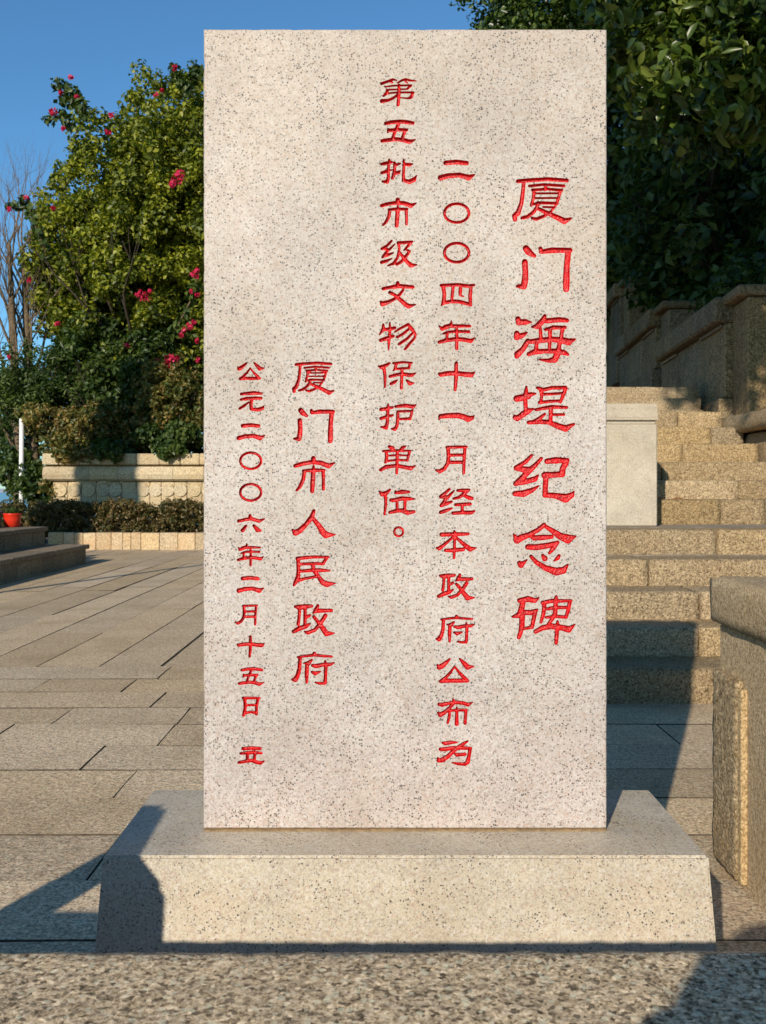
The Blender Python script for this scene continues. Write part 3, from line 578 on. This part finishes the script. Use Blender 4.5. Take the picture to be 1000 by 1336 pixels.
g('位', 485, 600, 12.143, '292,472,18 240,520,32 170,545,36 120,498,12;222,570,26 225,700,24 205,862,18;380,500,18 380,525,20 480,505,36 592,508,22;305,637,26 370,637,34 470,612,34 600,615,30 690,620,10;405,650,22 405,780,24;530,650,26 525,780,24;290,832,26 400,805,32 480,800,34 570,835,38 672,820,26')
g('人', 370, 590, 10.275, '408,785,22 380,870,34 300,970,30 220,1050,38 160,1080,38 122,1040,14;400,890,26 480,990,34 530,1070,44 570,1108,46 690,1105,10')
g('民', 370, 715, 10.69, '195,145,26 400,125,22 625,125,18;205,160,28 210,300,26 205,400,30 165,485,28 145,520,16;602,140,24 555,212,22;220,225,20 400,215,20 560,220,20;230,325,20 400,308,26 520,310,28 645,315,14;190,460,22 300,425,20 460,397,20;402,230,24 430,320,28 490,400,28 550,480,38 610,505,42 725,490,9')
g('元', 295, 460, 10.275, '205,555,18 300,547,24 380,540,26 480,550,16;200,630,16 280,617,24 400,610,22 472,612,20;305,665,12 250,710,18 185,750,18;345,640,22 335,700,22 340,755,22;340,758,20 430,765,26 490,745,24 507,718,10')
g('六', 295, 580, 7.857, '248,728,16 248,750,20;130,785,16 200,768,17 260,760,18 340,785,18 392,762,8;208,832,12 170,880,20;285,830,14 325,875,24 355,882,12')
g('日', 295, 860, 8.9, '200,450,16 390,452,15;218,460,19 225,560,18 205,650,18;372,460,18 355,560,17 355,638,17;230,535,14 350,530,14;215,627,16 290,612,15 355,625,17')
g('立', 295, 860, 8.9, '200,1038,20 300,1032,21 395,1037,20;172,1095,15 250,1086,19 330,1083,21 412,1090,14;250,1100,18 250,1180,18;335,1100,18 330,1180,18;152,1200,17 230,1185,20 300,1175,20 350,1195,22 400,1205,22 442,1185,9')
placed = [('厦', 0, None), ('门', 0, None), ('海', 0, None), ('堤', 0, None), ('纪', 0, None), ('念', 0, None), ('碑', 0, None),
 ('二', 1, None), ('〇', 1, None), ('〇', 1, (578.2, 315.4, 613.9, 343.9)), ('四', 1, None), ('年', 1, None), ('十', 1, None), ('一', 1, None), ('月', 1, None), ('经', 1, None), ('本', 1, None), ('政', 1, None), ('府', 1, None), ('公', 1, None), ('布', 1, None), ('为', 1, None),
 ('第', 2, None), ('五', 2, None), ('批', 2, None), ('市', 2, None), ('级', 2, None), ('文', 2, None), ('物', 2, None), ('保', 2, None), ('护', 2, None), ('单', 2, None), ('位', 2, None), ('。', 2, None),
 ('厦', 3, (381.2, 471.7, 436.7, 515)), ('门', 3, (382.7, 532, 437.2, 578.2)), ('市', 3, (382.7, 594.4, 437.6, 644)), ('人', 3, None), ('民', 3, None), ('政', 3, (380.7, 787.8, 437.2, 830.6)), ('府', 3, (380.2, 850, 437.2, 893.4)),
 ('公', 4, (309.6, 472.2, 345.6, 496)), ('元', 4, None), ('二', 4, (309.1, 552, 346.1, 574.4)), ('〇', 4, (312.2, 588.9, 342.5, 613.3)), ('〇', 4, (312.2, 630, 342.5, 654.7)), ('六', 4, None), ('年', 4, (309.4, 708.5, 344.6, 738.5)), ('二', 4, (309.1, 751.2, 344.7, 773.6)), ('月', 4, (306.2, 788.7, 336.9, 816)), ('十', 4, (309.1, 829.1, 346.1, 857.8)), ('五', 4, (310.5, 870.4, 345, 894.8)), ('日', 4, None), ('立', 4, None)]
def strokes_px(ch, bb):
    ox, oy, s, S = G[ch]; S = [np.array([(ox+x/s, oy+y/s, r/s) for x, y, r in st]) for st in S]
    if bb:
        A = np.vstack(S); x0, y0 = (A[:, 0]-A[:, 2]).min(), (A[:, 1]-A[:, 2]).min(); x1, y1 = (A[:, 0]+A[:, 2]).max(), (A[:, 1]+A[:, 2]).max()
        kx, ky = (bb[2]-bb[0])/(x1-x0), (bb[3]-bb[1])/(y1-y0)
        for st in S: st[:, 0] = bb[0]+(st[:, 0]-x0)*kx; st[:, 1] = bb[1]+(st[:, 1]-y0)*ky; st[:, 2] *= min((kx+ky)/2*1.04, 1.1)
    for st in S: st[:, 2] += .18
    return S
H = .8
mt = thing('memorial_tablet', ((SX0+SX1)/2, DS+.05, 0), 'upright pale speckled granite tablet carved with columns of red Chinese characters', 'stone tablet')
FV = []; FF = []; boxes = []; chars = []
def fadd(p): FV.append(p); return len(FV)-1
DEP = 4.6*DS/F
for ch, colm, bb in placed:
    S = strokes_px(ch, bb); A = np.vstack(S)
    x0 = math.floor(((A[:, 0]-A[:, 2]).min()-1.2)/H)*H; y0 = math.floor(((A[:, 1]-A[:, 2]).min()-1.2)/H)*H
    nx = int(math.ceil(((A[:, 0]+A[:, 2]).max()+1.2-x0)/H)); ny = int(math.ceil(((A[:, 1]+A[:, 2]).max()+1.2-y0)/H))
    X, Y = np.meshgrid(x0+np.arange(nx+1)*H, y0+np.arange(ny+1)*H); D = np.full(X.shape, 99.0)
    for st in S:
        for (ax, ay, ar), (bx, by, br) in zip(st, st[1:]):
            L2 = max(1e-9, (bx-ax)**2+(by-ay)**2); t = np.clip(((X-ax)*(bx-ax)+(Y-ay)*(by-ay))/L2, 0, 1)
            D = np.minimum(D, np.hypot(X-ax-t*(bx-ax), Y-ay-t*(by-ay))-(ar+t*(br-ar)))
    wob = .16*np.sin(X*1.9+Y*.7)*np.cos(Y*2.3-X*.5)+.1*np.sin(X*4.1)*np.sin(Y*3.7)
    D = D+wob; D[np.abs(D) < 1e-3] = 1e-3; D[0, :] = D[-1, :] = 5; D[:, 0] = D[:, -1] = 5
    boxes.append((x0, y0, nx, ny)); cv = []; cf = []; cid = {}; fid = {}
    ins = D < 0
    def depth(j, i):
        t = min(1.0, -D[j, i]/2.4); return DEP*math.sqrt(max(0, 1-(1-t)**2))
    def cvert(k):
        if k not in cid:
            if k[0] == 'c': j, i = k[1:]; cv.append((fx(X[j, i]), DS+depth(j, i), fz(Y[j, i])))
            else: (j, i), (j2, i2) = k[1:]; t = D[j, i]/(D[j, i]-D[j2, i2]); cv.append((fx(X[j, i]+t*(X[j2, i2]-X[j, i])), DS, fz(Y[j, i]+t*(Y[j2, i2]-Y[j, i]))))
            cid[k] = len(cv)-1
        return cid[k]
    def fvert(k):
        if k not in fid:
            if k[0] == 'c': j, i = k[1:]; fid[k] = fadd((fx(X[j, i]), DS, fz(Y[j, i])))
            else: (j, i), (j2, i2) = k[1:]; t = D[j, i]/(D[j, i]-D[j2, i2]); fid[k] = fadd((fx(X[j, i]+t*(X[j2, i2]-X[j, i])), DS, fz(Y[j, i]+t*(Y[j2, i2]-Y[j, i]))))
        return fid[k]
    for j in range(ny):
        run = None
        for i in range(nx+1):
            if i < nx: c4 = (ins[j, i], ins[j+1, i], ins[j+1, i+1], ins[j, i+1]); sm = sum(c4)
            else: sm = -1
            if sm == 0:
                if run is None: run = i
                continue
            if run is not None:
                FF.append([fvert(('c', j, run)), fvert(('c', j+1, run)), fvert(('c', j+1, i)), fvert(('c', j, i))]); run = None
            if sm == -1: break
            P = [(j, i), (j+1, i), (j+1, i+1), (j, i+1)]; inn = []; out = []
            for a in range(4):
                p, q = P[a], P[(a+1) % 4]
                (inn if c4[a] else out).append(('c', *p))
                if c4[a] != c4[(a+1) % 4]:
                    e = ('e', *sorted((p, q))); inn.append(e); out.append(e)
            if len(inn) > 2: cf.append([cvert(k) for k in inn])
            if len(out) > 2: FF.append([fvert(k) for k in out])
    chars.append((cv, cf, colm))
# rest of the front face around the character boxes, chamfer, sides, back
cM = .0025; bx0, bx1 = (SX0+cM)/DS*F+CX, (SX1-cM)/DS*F+CX; by0, by1 = CY-(ZT-cM-E)*F/DS, CY-(ZB+cM-E)*F/DS
xsb = sorted({round(v, 6) for b in boxes for v in (b[0], b[0]+b[2]*H)} | {bx0, bx1}); ysb = sorted({round(v, 6) for b in boxes for v in (b[1], b[1]+b[3]*H)} | {by0, by1})
for ya, yb in zip(ysb, ysb[1:]):
    run = None; ym = (ya+yb)/2
    for k in range(len(xsb)):
        last = k == len(xsb)-1
        cov = last or any(b[0] < (xsb[k]+xsb[k+1])/2 < b[0]+b[2]*H and b[1] < ym < b[1]+b[3]*H for b in boxes)
        if cov:
            if run is not None:
                FF.append([fadd((fx(run), DS, fz(ya))), fadd((fx(run), DS, fz(yb))), fadd((fx(xsb[k]), DS, fz(yb))), fadd((fx(xsb[k]), DS, fz(ya)))]); run = None
        elif run is None: run = xsb[k]
def ring4(ins, y, j=0.0):
    C4 = [(SX0+ins, ZB+ins), (SX1-ins, ZB+ins), (SX1-ins, ZT-ins), (SX0+ins, ZT-ins)]; out = []; n = 90
    for k in range(4):
        (xa, za), (xb, zb) = C4[k], C4[(k+1) % 4]
        for q in range(n):
            t = q/n; x = xa+(xb-xa)*t; z = za+(zb-za)*t; d = mnoise.noise(Vector((x*60, y*9, z*60))); e = mnoise.noise(Vector((x*170, 3, z*170)))
            c = j*(.35*d+(.9*max(0, e-.35)+.9*max(0, d-.45))*2.2)
            cx_, cz_ = (SX0+SX1)/2, (ZB+ZT)/2
            if k in (0, 2): z += c*(1 if cz_ > z else -1)
            else: x += c*(1 if cx_ > x else -1)
            out.append(fadd((x, y+(abs(c)*.5 if y < DS+.01 else 0), z)))
    return out
r = [ring4(cM, DS), ring4(.0006, DS+cM*.8, .0016), ring4(.0006, DS+TH-cM, .0012), ring4(cM, DS+TH)]
for a, b in zip(r, r[1:]):
    for k in range(360): FF.append([a[k], b[k], b[(k+1) % 360], a[(k+1) % 360]])
FF.append(r[3])
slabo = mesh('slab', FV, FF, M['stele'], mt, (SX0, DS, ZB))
cols_lab = ['large red character in the right-hand title column', 'red character in the second column from the right', 'red character in the long middle column', 'red character in the signature column', 'small red character in the leftmost date column']
for cv, cf, k in chars:
    A = np.array(cv); o = mesh('carved_character', cv, cf, M['red'], slabo, tuple(A.mean(0)), True)
# base: sides lean outward towards the ground
HB = E-477*1.467/F; yf = 1.467; yb = yf*1.2226; xl = (134-CX)*yf/F; xr = (925.5-CX)*yf/F; bt = .0135*HB/.165*.83
bm = bmesh.new(); lo = [(xl-bt, yf-bt, 0), (xr+bt, yf-bt, 0), (xr+bt, yb+bt, 0), (xl-bt, yb+bt, 0)]; hi = [(xl, yf, HB), (xr, yf, HB), (xr, yb, HB), (xl, yb, HB)]
a = [bm.verts.new(p) for p in lo]; b = [bm.verts.new(p) for p in hi]
for k in range(4): bm.faces.new((a[k], a[(k+1) % 4], b[(k+1) % 4], b[k]))
bm.faces.new(b); bm.faces.new(a[::-1]); bmesh.ops.bevel(bm, geom=list(bm.edges), offset=.004, segments=2, affect='EDGES')
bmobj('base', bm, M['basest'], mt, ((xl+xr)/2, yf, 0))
bmobj('mortar_bed', rough(SX0+.001, SX1-.001, DS-.004, DS+TH+.002, HB-.004, ZB+.0008, .008, .0013, .002, 90, 1), M['mortar'], mt)
# fallen leaves
def leaf_obj(x, y, z, a, lab):
    b = bmesh.new(); n = 8; P = [b.verts.new((x+(.032*math.cos(t*math.pi/4)*math.cos(a)-.012*math.sin(t*math.pi/4)*math.sin(a)), y+(.032*math.cos(t*math.pi/4)*math.sin(a)+.012*math.sin(t*math.pi/4)*math.cos(a)), z+.004+.008*abs(math.sin(t*math.pi/4)))) for t in range(n)]
    c = b.verts.new((x, y, z+.003))
    for k in range(n): b.faces.new((c, P[k], P[(k+1) % n]))
    o = bmobj('dry_leaf', b, M['dryleaf'], None, (x, y, z)); tag(o, lab, 'leaf')
leaf_obj(1.88, 6.48, .866, .3, 'curled orange dry leaf on the stair edge, left one of two')
leaf_obj(2.0, 6.46, .866, -.2, 'curled orange dry leaf on the stair edge, right one of two')
# ------------------------------------------------------------------ vegetation
RG = np.random.default_rng(11)
def leaves(name, C, rads, per, L, W, m, parent=None, up=.35, shell=.5, droop=0, kind=None, oval=False):
    """C: cluster centres, rads: radii (n,) or (n,3), per: leaves per cluster"""
    C = np.asarray(C, float).reshape(-1, 3); rads = np.broadcast_to(np.asarray(rads, float).reshape(len(C) if np.size(rads) > 1 else 1, -1), (len(C), 3))
    n = len(C)*per; idx = np.repeat(np.arange(len(C)), per)
    d = RG.normal(size=(n, 3)); d /= np.linalg.norm(d, axis=1)[:, None]
    r = shell+(1-shell)*RG.random(n); p = C[idx]+d*r[:, None]*rads[idx]
    nrm = d+RG.normal(size=(n, 3))*.55+np.array([0, 0, up]); nrm /= np.linalg.norm(nrm, axis=1)[:, None]
    t = np.cross(nrm, RG.normal(size=(n, 3))); t[:, 2] -= droop; t -= nrm*(t*nrm).sum(1)[:, None]; t /= np.linalg.norm(t, axis=1)[:, None]
    s = np.cross(nrm, t); l = (L*(.65+.7*RG.random(n)))[:, None]; w = (W*(.65+.7*RG.random(n)))[:, None]
    if oval:
        V = np.stack([p-t*l*.5, p-t*l*.22+s*w*.42+nrm*w*.2, p+t*l*.12+s*w*.46+nrm*w*.16, p+t*l*.5-nrm*l*.16, p+t*l*.12-s*w*.46+nrm*w*.16, p-t*l*.22-s*w*.42+nrm*w*.2, p-nrm*w*.02], 1).reshape(-1, 3)
        b = np.arange(n)[:, None]*7; Q = np.concatenate([b+[6, k, (k+1) % 6] for k in range(6)], 1).reshape(-1, 3)
        o = quick(name, V, Q, m, parent, True); return o
    V = np.stack([p-t*l*.5, p+s*w*.5-t*l*.05+nrm*w*.18, p+t*l*.5-nrm*l*.12, p-s*w*.5-t*l*.05+nrm*w*.18], 1).reshape(-1, 3)
    b = np.arange(n)[:, None]*4; Q = np.concatenate([b+[0, 1, 2], b+[0, 2, 3]], 1).reshape(-1, 3)
    o = quick(name, V, Q, m, parent)
    if kind: o['kind'] = kind
    return o
def shellpts(c, rad_, n, inner=.35, zmin=-1, seed=0):
    out = []; rg = np.random.default_rng(seed)
    while len(out) < n:
        d = rg.normal(size=3); d /= np.linalg.norm(d)
        if d[2] < zmin: continue
        lump = 1+.16*mnoise.noise(Vector(d*2.1)+Vector((seed, 0, 0)))*2
        r = (inner+(1-inner)*rg.random()**.6)*lump; out.append(np.array(c)+d*np.array(rad_)*r)
    return np.array(out)
def branches(bm, p, d, L, r, depth, rg, spread=.55, gap=.75, n=5):
    pts = [Vector(p)]; rs = [r]; dd = Vector(d).normalized()
    k = 4
    for i in range(k):
        dd = (dd+Vector((rg.uniform(-1, 1), rg.uniform(-1, 1), rg.uniform(-.4, .8)))*.13).normalized()
        pts.append(pts[-1]+dd*L/k); rs.append(r*(1-.42*(i+1)/k))
    tube(pts, rs, n if depth > 2 else 4, bm, False)
    if depth <= 0: return
    for i in range(2 if depth < 3 else 3):
        a = (dd+Vector((rg.uniform(-1, 1), rg.uniform(-1, 1), rg.uniform(-.1, .7)))*spread).normalized()
        branches(bm, pts[-1-(i % 2)], a, L*gap*rg.uniform(.8, 1.1), rs[-1-(i % 2)]*.78, depth-1, rg, spread, gap, n)
# big round tree with yellow-green tips behind the garden wall
t1 = thing('round_leafy_tree', (-4.2, 19.5, 0), 'large round tree with yellow-green leaf tips filling the sky left of the tablet', 'tree')
c1 = (-4.75, 19.6, 5.65)
b = bmesh.new(); rg = random.Random(3); tube([(-4.2, 19.5, 0), (-4.25, 19.55, 1.6), (-4.1, 19.5, 2.6)], [.22, .17, .13], 10, b, False)
for k in range(7): branches(b, (-4.1, 19.5, 2.4), (math.cos(k*.9), math.sin(k*.9), 1.1), 1.8, .09, 3, rg)
bmobj('trunk', b, M['bark2'], t1, None, True)
P = shellpts(c1, (2.0, 2.1, 3.15), 760, .45, -.95, 1)
P2 = shellpts((-3.75, 19.4, 7.0), (1.75, 1.8, 2.45), 320, .4, -.9, 2)
P3 = shellpts((-6.35, 19.3, 5.3), (.8, 1.0, 1.9), 150, .4, -.9, 5)
P4 = shellpts((-3.2, 19.2, 3.4), (1.9, 1.6, 2.0), 130, .4, -.9, 6)
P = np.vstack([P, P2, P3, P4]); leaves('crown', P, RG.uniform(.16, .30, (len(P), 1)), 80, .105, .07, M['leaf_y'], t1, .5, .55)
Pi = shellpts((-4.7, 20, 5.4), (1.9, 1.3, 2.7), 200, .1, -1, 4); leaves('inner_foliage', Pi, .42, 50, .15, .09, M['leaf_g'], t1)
# bougainvillea scrambling over and below the tree
def bougain(name, pts, flowers, stems, label, m='leaf_g', per=40, rr=.22):
    t = thing(name, tuple(pts[0][:2])+(0,), label, 'climbing plant'); b = bmesh.new()
    b.free()
    for s in stems: bmobj('stem', tube(s, [.022-.016*i/(len(s)-1) for i in range(len(s))], 5), M['bark'], t, None, True)
    leaves('foliage', pts, rr, per, .13, .085, M[m], t)
    for f in flowers:
        o = leaves('flower_cluster', [f[:3]], f[3], max(14, int(f[3]*330)), .065, .05, M['flower'], t)
    return t
def W(px, py, y): return ((px-CX)*y/F, y, E-(py-CY)*y/F)
sp = []
for line in ([(110, 150), (100, 125), (85, 112), (68, 110)], [(112, 150), (95, 132), (75, 128)], [(95, 165), (82, 150), (58, 158)], [(240, 112), (230, 96), (226, 88)], [(240, 118), (250, 105), (258, 95), (250, 84)], [(60, 330), (45, 290), (35, 262), (12, 272)], [(230, 430), (250, 390), (258, 360)]):
    sp.append([W(px, py, 17.6) for px, py in line])
pts = []
for s in sp:
    for a, b_ in zip(s, s[1:]):
        for q in range(5): pts.append(tuple(np.array(a)+(np.array(b_)-np.array(a))*q/5))
BIG = {(232, 232): .13, (236, 226): .09, (226, 240): .08, (190, 388): .10, (183, 384): .08, (226, 472): .13, (218, 478): .10, (253, 358): .09, (248, 425): .08, (70, 146): .07, (206, 120): .08, (222, 468): .10}
fl_ = [(*W(x, y, 17.2), BIG.get((x, y), .045)) for x, y in ((92, 101), (80, 121), (100, 126), (70, 146), (68, 147), (82, 168), (228, 88), (204, 124), (212, 118), (146, 150), (140, 172), (143, 172), (232, 232), (236, 226), (226, 240), (35, 258), (12, 273), (70, 272), (183, 384), (190, 388), (196, 380), (253, 358), (258, 352), (250, 380), (258, 384), (75, 422), (38, 365), (240, 430), (248, 425), (253, 420), (236, 437), (166, 450), (218, 478), (226, 472), (232, 468), (222, 468), (12, 466), (258, 470), (258, 445), (208, 470))]
bougain('bougainvillea', pts, fl_, sp, 'bougainvillea with magenta flowers climbing over the round tree at left', per=9, rr=.13)
# dark green shrub, dry vines, shaded shrub
def shrub(name, boxes_, m, per, L, W_, label, rr=.2, grp=None, cat='shrub'):
    x, y, z = boxes_[0][0]; t = thing(name, (x, y, 0), label, cat, grp); P = []
    for (c, rd, n) in boxes_: P.append(shellpts(c, rd, n, .3, -1, int(abs(c[0]*31))+n))
    P = np.vstack(P); leaves('foliage', P, rr, per, L, W_, M[m], t, .3, .3)
    b = bmesh.new(); rg = random.Random(int(abs(x*10)))
    for k in range(5): branches(b, (x+rg.uniform(-.2, .2), y, max(0, z-boxes_[0][1][2]*1.1)), (rg.uniform(-1, 1), rg.uniform(-.5, .5), 1.2), boxes_[0][1][2]*.9, .03, 2, rg)
    bmobj('stems', b, M['bark2'], t, None, True); return t
shrub('feathery_shrub', [(W(50, 505, 18.0), (1.0, .8, .72), 150), (W(20, 520, 18.2), (.7, .6, .6), 60)], 'leaf_g', 60, .10, .035, 'dark green feathery shrub at the left edge above the garden wall')
shrub('middle_shrub', [(W(150, 530, 18.0), (.75, .6, 1.15), 130), (W(120, 470, 18.4), (.8, .6, .9), 80), (W(205, 475, 18.5), (.8, .7, .9), 80)], 'leaf_g', 60, .12, .07, 'dark rounded shrub in the middle of the garden bed')
shrub('dry_vine', [(W(100, 570, 16.9), (.62, .35, .42), 70), (W(92, 592, 16.36), (.34, .06, .12), 22), (W(75, 590, 16.75), (.30, .2, .45), 30), (W(70, 625, 16.6), (.17, .15, .42), 18), (W(130, 545, 17.2), (.6, .4, .35), 50), (W(60, 545, 17.3), (.6, .4, .3), 40)], 'leaf_o', 42, .085, .045, 'dry orange-brown vine hanging over the left end of the garden wall', .13, None, 'vine')
shrub('turning_vine', [(W(232, 530, 17.0), (.62, .4, .55), 90), (W(215, 500, 17.3), (.55, .4, .45), 60), (W(190, 560, 17.1), (.45, .3, .35), 40)], 'leaf_o', 42, .085, .05, 'half dry orange and green vine on the garden wall close to the tablet', .14, None, 'vine')
shrub('trailing_ivy', [(W(218, 588, 16.36), (.28, .07, .09), 16), (W(140, 592, 16.36), (.25, .06, .12), 16), (W(222, 570, 16.75), (.6, .3, .28), 70), (W(150, 588, 16.7), (.42, .2, .2), 36)], 'leaf_g', 48, .09, .07, 'green creeper spilling over the coping of the garden wall', .12, None, 'creeper')
shrub('corner_creeper', [(W(55, 630, 17.1), (.55, .3, .42), 60), (W(20, 640-25, 17.6), (.35, .3, .55), 40)], 'leaf_g', 44, .09, .06, 'green creeper around the white pole at the left corner', .14, None, 'creeper')
shrub('far_dark_tree', [(W(5, 580, 24), (.9, .8, .8), 60)], 'leaf_g', 60, .14, .08, 'dark tree far behind the white pole at the left edge', .3, None, 'tree')
# clipped hedge
shrub('backing_shrub', [((-4.5, 18.9, 2.3), (2.6, .6, 1.5), 300), ((-2, 18.6, 2.2), (2.0, .6, 1.6), 200)], 'leaf_g', 50, .12, .07, 'deep green shrub mass between the garden wall and the round tree', .3)
hd = thing('clipped_hedge', (-3.5, 15.5, 0), 'low clipped brown-green hedge in front of the garden wall', 'hedge')
nn = 1500; HP = np.stack([RG.uniform(-5.65, -.3, nn), RG.uniform(15.3, 15.95, nn), RG.uniform(.22, .72, nn)], 1); HP[:, 2] += .03*np.sin(HP[:, 0]*7)
leaves('foliage', HP, .085, 40, .05, .03, M['leaf_h'], hd, .3, .2)
b = bmesh.new(); rg = random.Random(9)
for k in range(60):
    x = -5.6+k*.088; branches(b, (x, 15.6+rg.uniform(-.15, .15), 0), (rg.uniform(-.5, .5), rg.uniform(-.5, .5), 1), .28, .012, 2, rg, .7, .8, 4)
bmobj('stems', b, M['bark2'], hd)
h2 = thing('far_hedge', (-6.9, 16.6, 0), 'short dark hedge beyond the red pot at the left edge', 'hedge')
HP = np.stack([RG.uniform(-8.3, -5.9, 300), RG.uniform(16.4, 16.9, 300), RG.uniform(.05, .70, 300)], 1); leaves('foliage', HP, .12, 50, .05, .03, M['leaf_h'], h2, .3, .2)
# pot plant foliage
leaves('plant', [(-4.70, 12.2, .67), (-4.66, 12.2, .66), (-4.74, 12.2, .66)], .05, 60, .05, .02, M['leaf_g'], rp)
# bare tree
def bare(px0, px1, y, seed, label):
    x, _, _ = W(px0, 600, y); t = thing('bare_tree', (x, y, 0), label, 'tree', 'bare trees at the left edge'); rg = random.Random(seed); b = bmesh.new(); x1 = W(px1, 300, y)[0]
    tr = [(x, y, 0), (x+.02, y, 1.6), (x+(x1-x)*.5, y, 3.6), (x1, y, 5.7)]
    tube(tr, [.12, .10, .08, .04], 10, b, False); bmobj('trunk', b, M['bark'], t, None, True)
    b = bmesh.new()
    for k in range(12):
        h = .45+.06*k; p = Vector(tr[1]).lerp(Vector(tr[3]), min(1, k/11))
        branches(b, p, (rg.uniform(-.8, .8), rg.uniform(-.6, .6), 1.25), 1.25-.03*k, .042-.002*k, 4, rg, .6, .74, 5)
    bmobj('bare_branches', b, M['bark'], t, None, True)
bare(24, 12, 18.6, 4, 'slender bare tree nearest the left edge with pale trunk'); bare(44, 30, 18.9, 8, 'second slender bare tree, just right of the leftmost one')
# big shady trees on the right
def bigtree(x, y, base, boxes_, seed, label, per=60, L=.17, W_=.09, rr=.4, m='leaf_b', trunk_top=6, grp=None, tr=.3, oval=False):
    t = thing('broadleaf_tree', (x, y, base), label, 'tree', grp); b = bmesh.new(); rg = random.Random(seed)
    tube([(x, y, base-.3), (x+.1, y, base+(trunk_top-base)*.5), (x, y, trunk_top)], [tr, tr*.8, tr*.6], 12, b, False); bmobj('trunk', b, M['bark2'], t, None, True)
    b = bmesh.new()
    for k in range(6): branches(b, (x, y, trunk_top-.1), (math.cos(k), math.sin(k), .9), boxes_[0][1][2]*.45, tr*.45, 3, rg)
    bmobj('limbs', b, M['bark2'], t, None, True)
    P = np.vstack([shellpts(c, rd, n, .3, -1, seed+i) for i, (c, rd, n) in enumerate(boxes_)])
    if y < 0:
        keep = ~((P[:, 2] > 7.1) & (P[:, 2] < 9.4) & (P[:, 0] > -1.9) & (P[:, 0] < 1.5) & (RG.random(len(P)) < .86)) & ~((P[:, 2] < 7.1) & (RG.random(len(P)) < .22)); P = P[keep]
    if y < -1:
        lo = P[P[:, 2] < 9.0]; P = P[P[:, 2] >= 9.0]; leaves('crown', lo, .42, 36, .26, .15, M[m], t, .35, .4)
    leaves('crown', P, rr, per, L, W_, M[m], t, .35, .4, oval=oval)
G1 = 'shady trees on the slope'
bigtree(6.3, 21, 3.5, [((6.0, 21, 10.2), (4.3, 3.2, 4.8), 520), ((3.5, 20.5, 11.2), (2.0, 2, 2.2), 140)], 21, 'dense dark tree rising behind the top right of the tablet', 100, .13, .08, .42, 'leaf_b', 7, G1)
bigtree(9.5, 24, 5, [((9.5, 24, 9), (5, 3, 6.5), 420)], 22, 'dense dark tree at the back of the slope by the right edge', 46, .26, .15, .6, 'leaf_b', 7, G1)
bigtree(5.2, 26, 5, [((5.5, 26, 7.5), (4.5, 2.5, 4.5), 320)], 23, 'dark tree far up the slope behind the highest parapet', 46, .24, .14, .6, 'leaf_g', 6, G1)
bigtree(5.6, 15.5, 3, [((5.9, 15.5, 5.6), (2.2, 2.0, 2.6), 240)], 24, 'low dark tree on the slope above the middle parapet', 56, .2, .11, .42, 'leaf_g', 4.4, G1, .15)
# overhanging branch tree near the right edge
bt_ = [(W(930, 60, 7.6), (.95, .7, .62), 70), (W(960, 130, 7.3), (.55, .6, .42), 44), (W(880, 40, 8.2), (.8, .7, .5), 40), (W(1010, 20, 7.2), (.9, .7, .6), 40), (W(850, 110, 9.5), (.4, .5, .5), 16)]
bigtree(4.6, 7.9, .6, bt_, 31, 'tree with broad glossy leaves overhanging the stairs at upper right', 50, .125, .06, .24, 'leaf_b', 3.4, G1, .16, True)
bigtree(7.5, 3.2, -.02, [((6.4, 4.2, 9.6), (4.6, 4.2, 2.2), 420)], 51, 'added unseen spreading tree right of the stairs whose crown cuts the sky light', 30, .3, .2, .6, 'leaf_g', 7.6, None, .3)  # crown added out of view to dim the sky light on the right side
bigtree(-.2, 25.5, 4, [((-.2, 25.5, 8.0), (3.6, 2.2, 3.2), 240), ((2.2, 24.5, 8.6), (2.2, 2.2, 3.2), 160)], 61, 'added dark tree hidden behind the tablet between the court and the stairs, cutting sky light', 46, .2, .13, .5, 'leaf_g', 6, None, .2)  # added out of sight behind the slab to block low sky light
for q, (x, y) in enumerate(((9.5, -8), (6, -15), (-19, 4.5), (-23, -6), (13, 2))):  # unseen trees added all round to reduce blue sky fill
    bigtree(x, y, -.7 if y < 0 else -.02, [((x, y, 6.5), (3.6, 3.6, 4.6), 170)], 70+q, ('added unseen tall tree to the right behind the viewpoint, cutting sky light', 'added unseen tall tree farthest behind the viewpoint, cutting sky light', 'added unseen tree left of the seat steps, cutting sky light', 'added unseen tree far behind the viewpoint on the left, cutting sky light', 'added unseen tree beyond the granite pier, cutting sky light')[q], 26, .4, .28, .8, 'leaf_g', 4, 'added unseen trees cutting sky light around the court', .25)
shrub('slope_shrub', [((5.2, 11.5, 3.2), (1.3, 1.2, .9), 110), ((6.8, 12, 3.4), (1.2, 1.2, 1.0), 80)], 'leaf_g', 55, .14, .07, 'dark shrub on the slope behind the lowest parapet', .28)
shrub('shaded_undergrowth', [((4.6, 19.5, 5.0), (1.6, 1.0, 1.2), 120), ((3.6, 22, 5.5), (1.5, 1.0, 1.4), 110), ((7.5, 18, 5.5), (2, 1.2, 1.7), 140)], 'leaf_g', 50, .18, .1, 'dark undergrowth above the highest parapet', .34)
# tall shade tree behind the viewpoint
bigtree(5.6, -1.5, -.7, [((1.0, 0, 13.2), (6.2, 2.6, 7.4), 900), ((3.4, 0, 9.5), (3.8, 2.4, 4.2), 330), ((1.0, .2, 6.3), (1.6, 1.2, .6), 24)], 41, 'very tall shade tree behind the viewpoint whose shade falls on the slope', 40, .42, .26, .75, 'leaf_g', 9, None, .35)
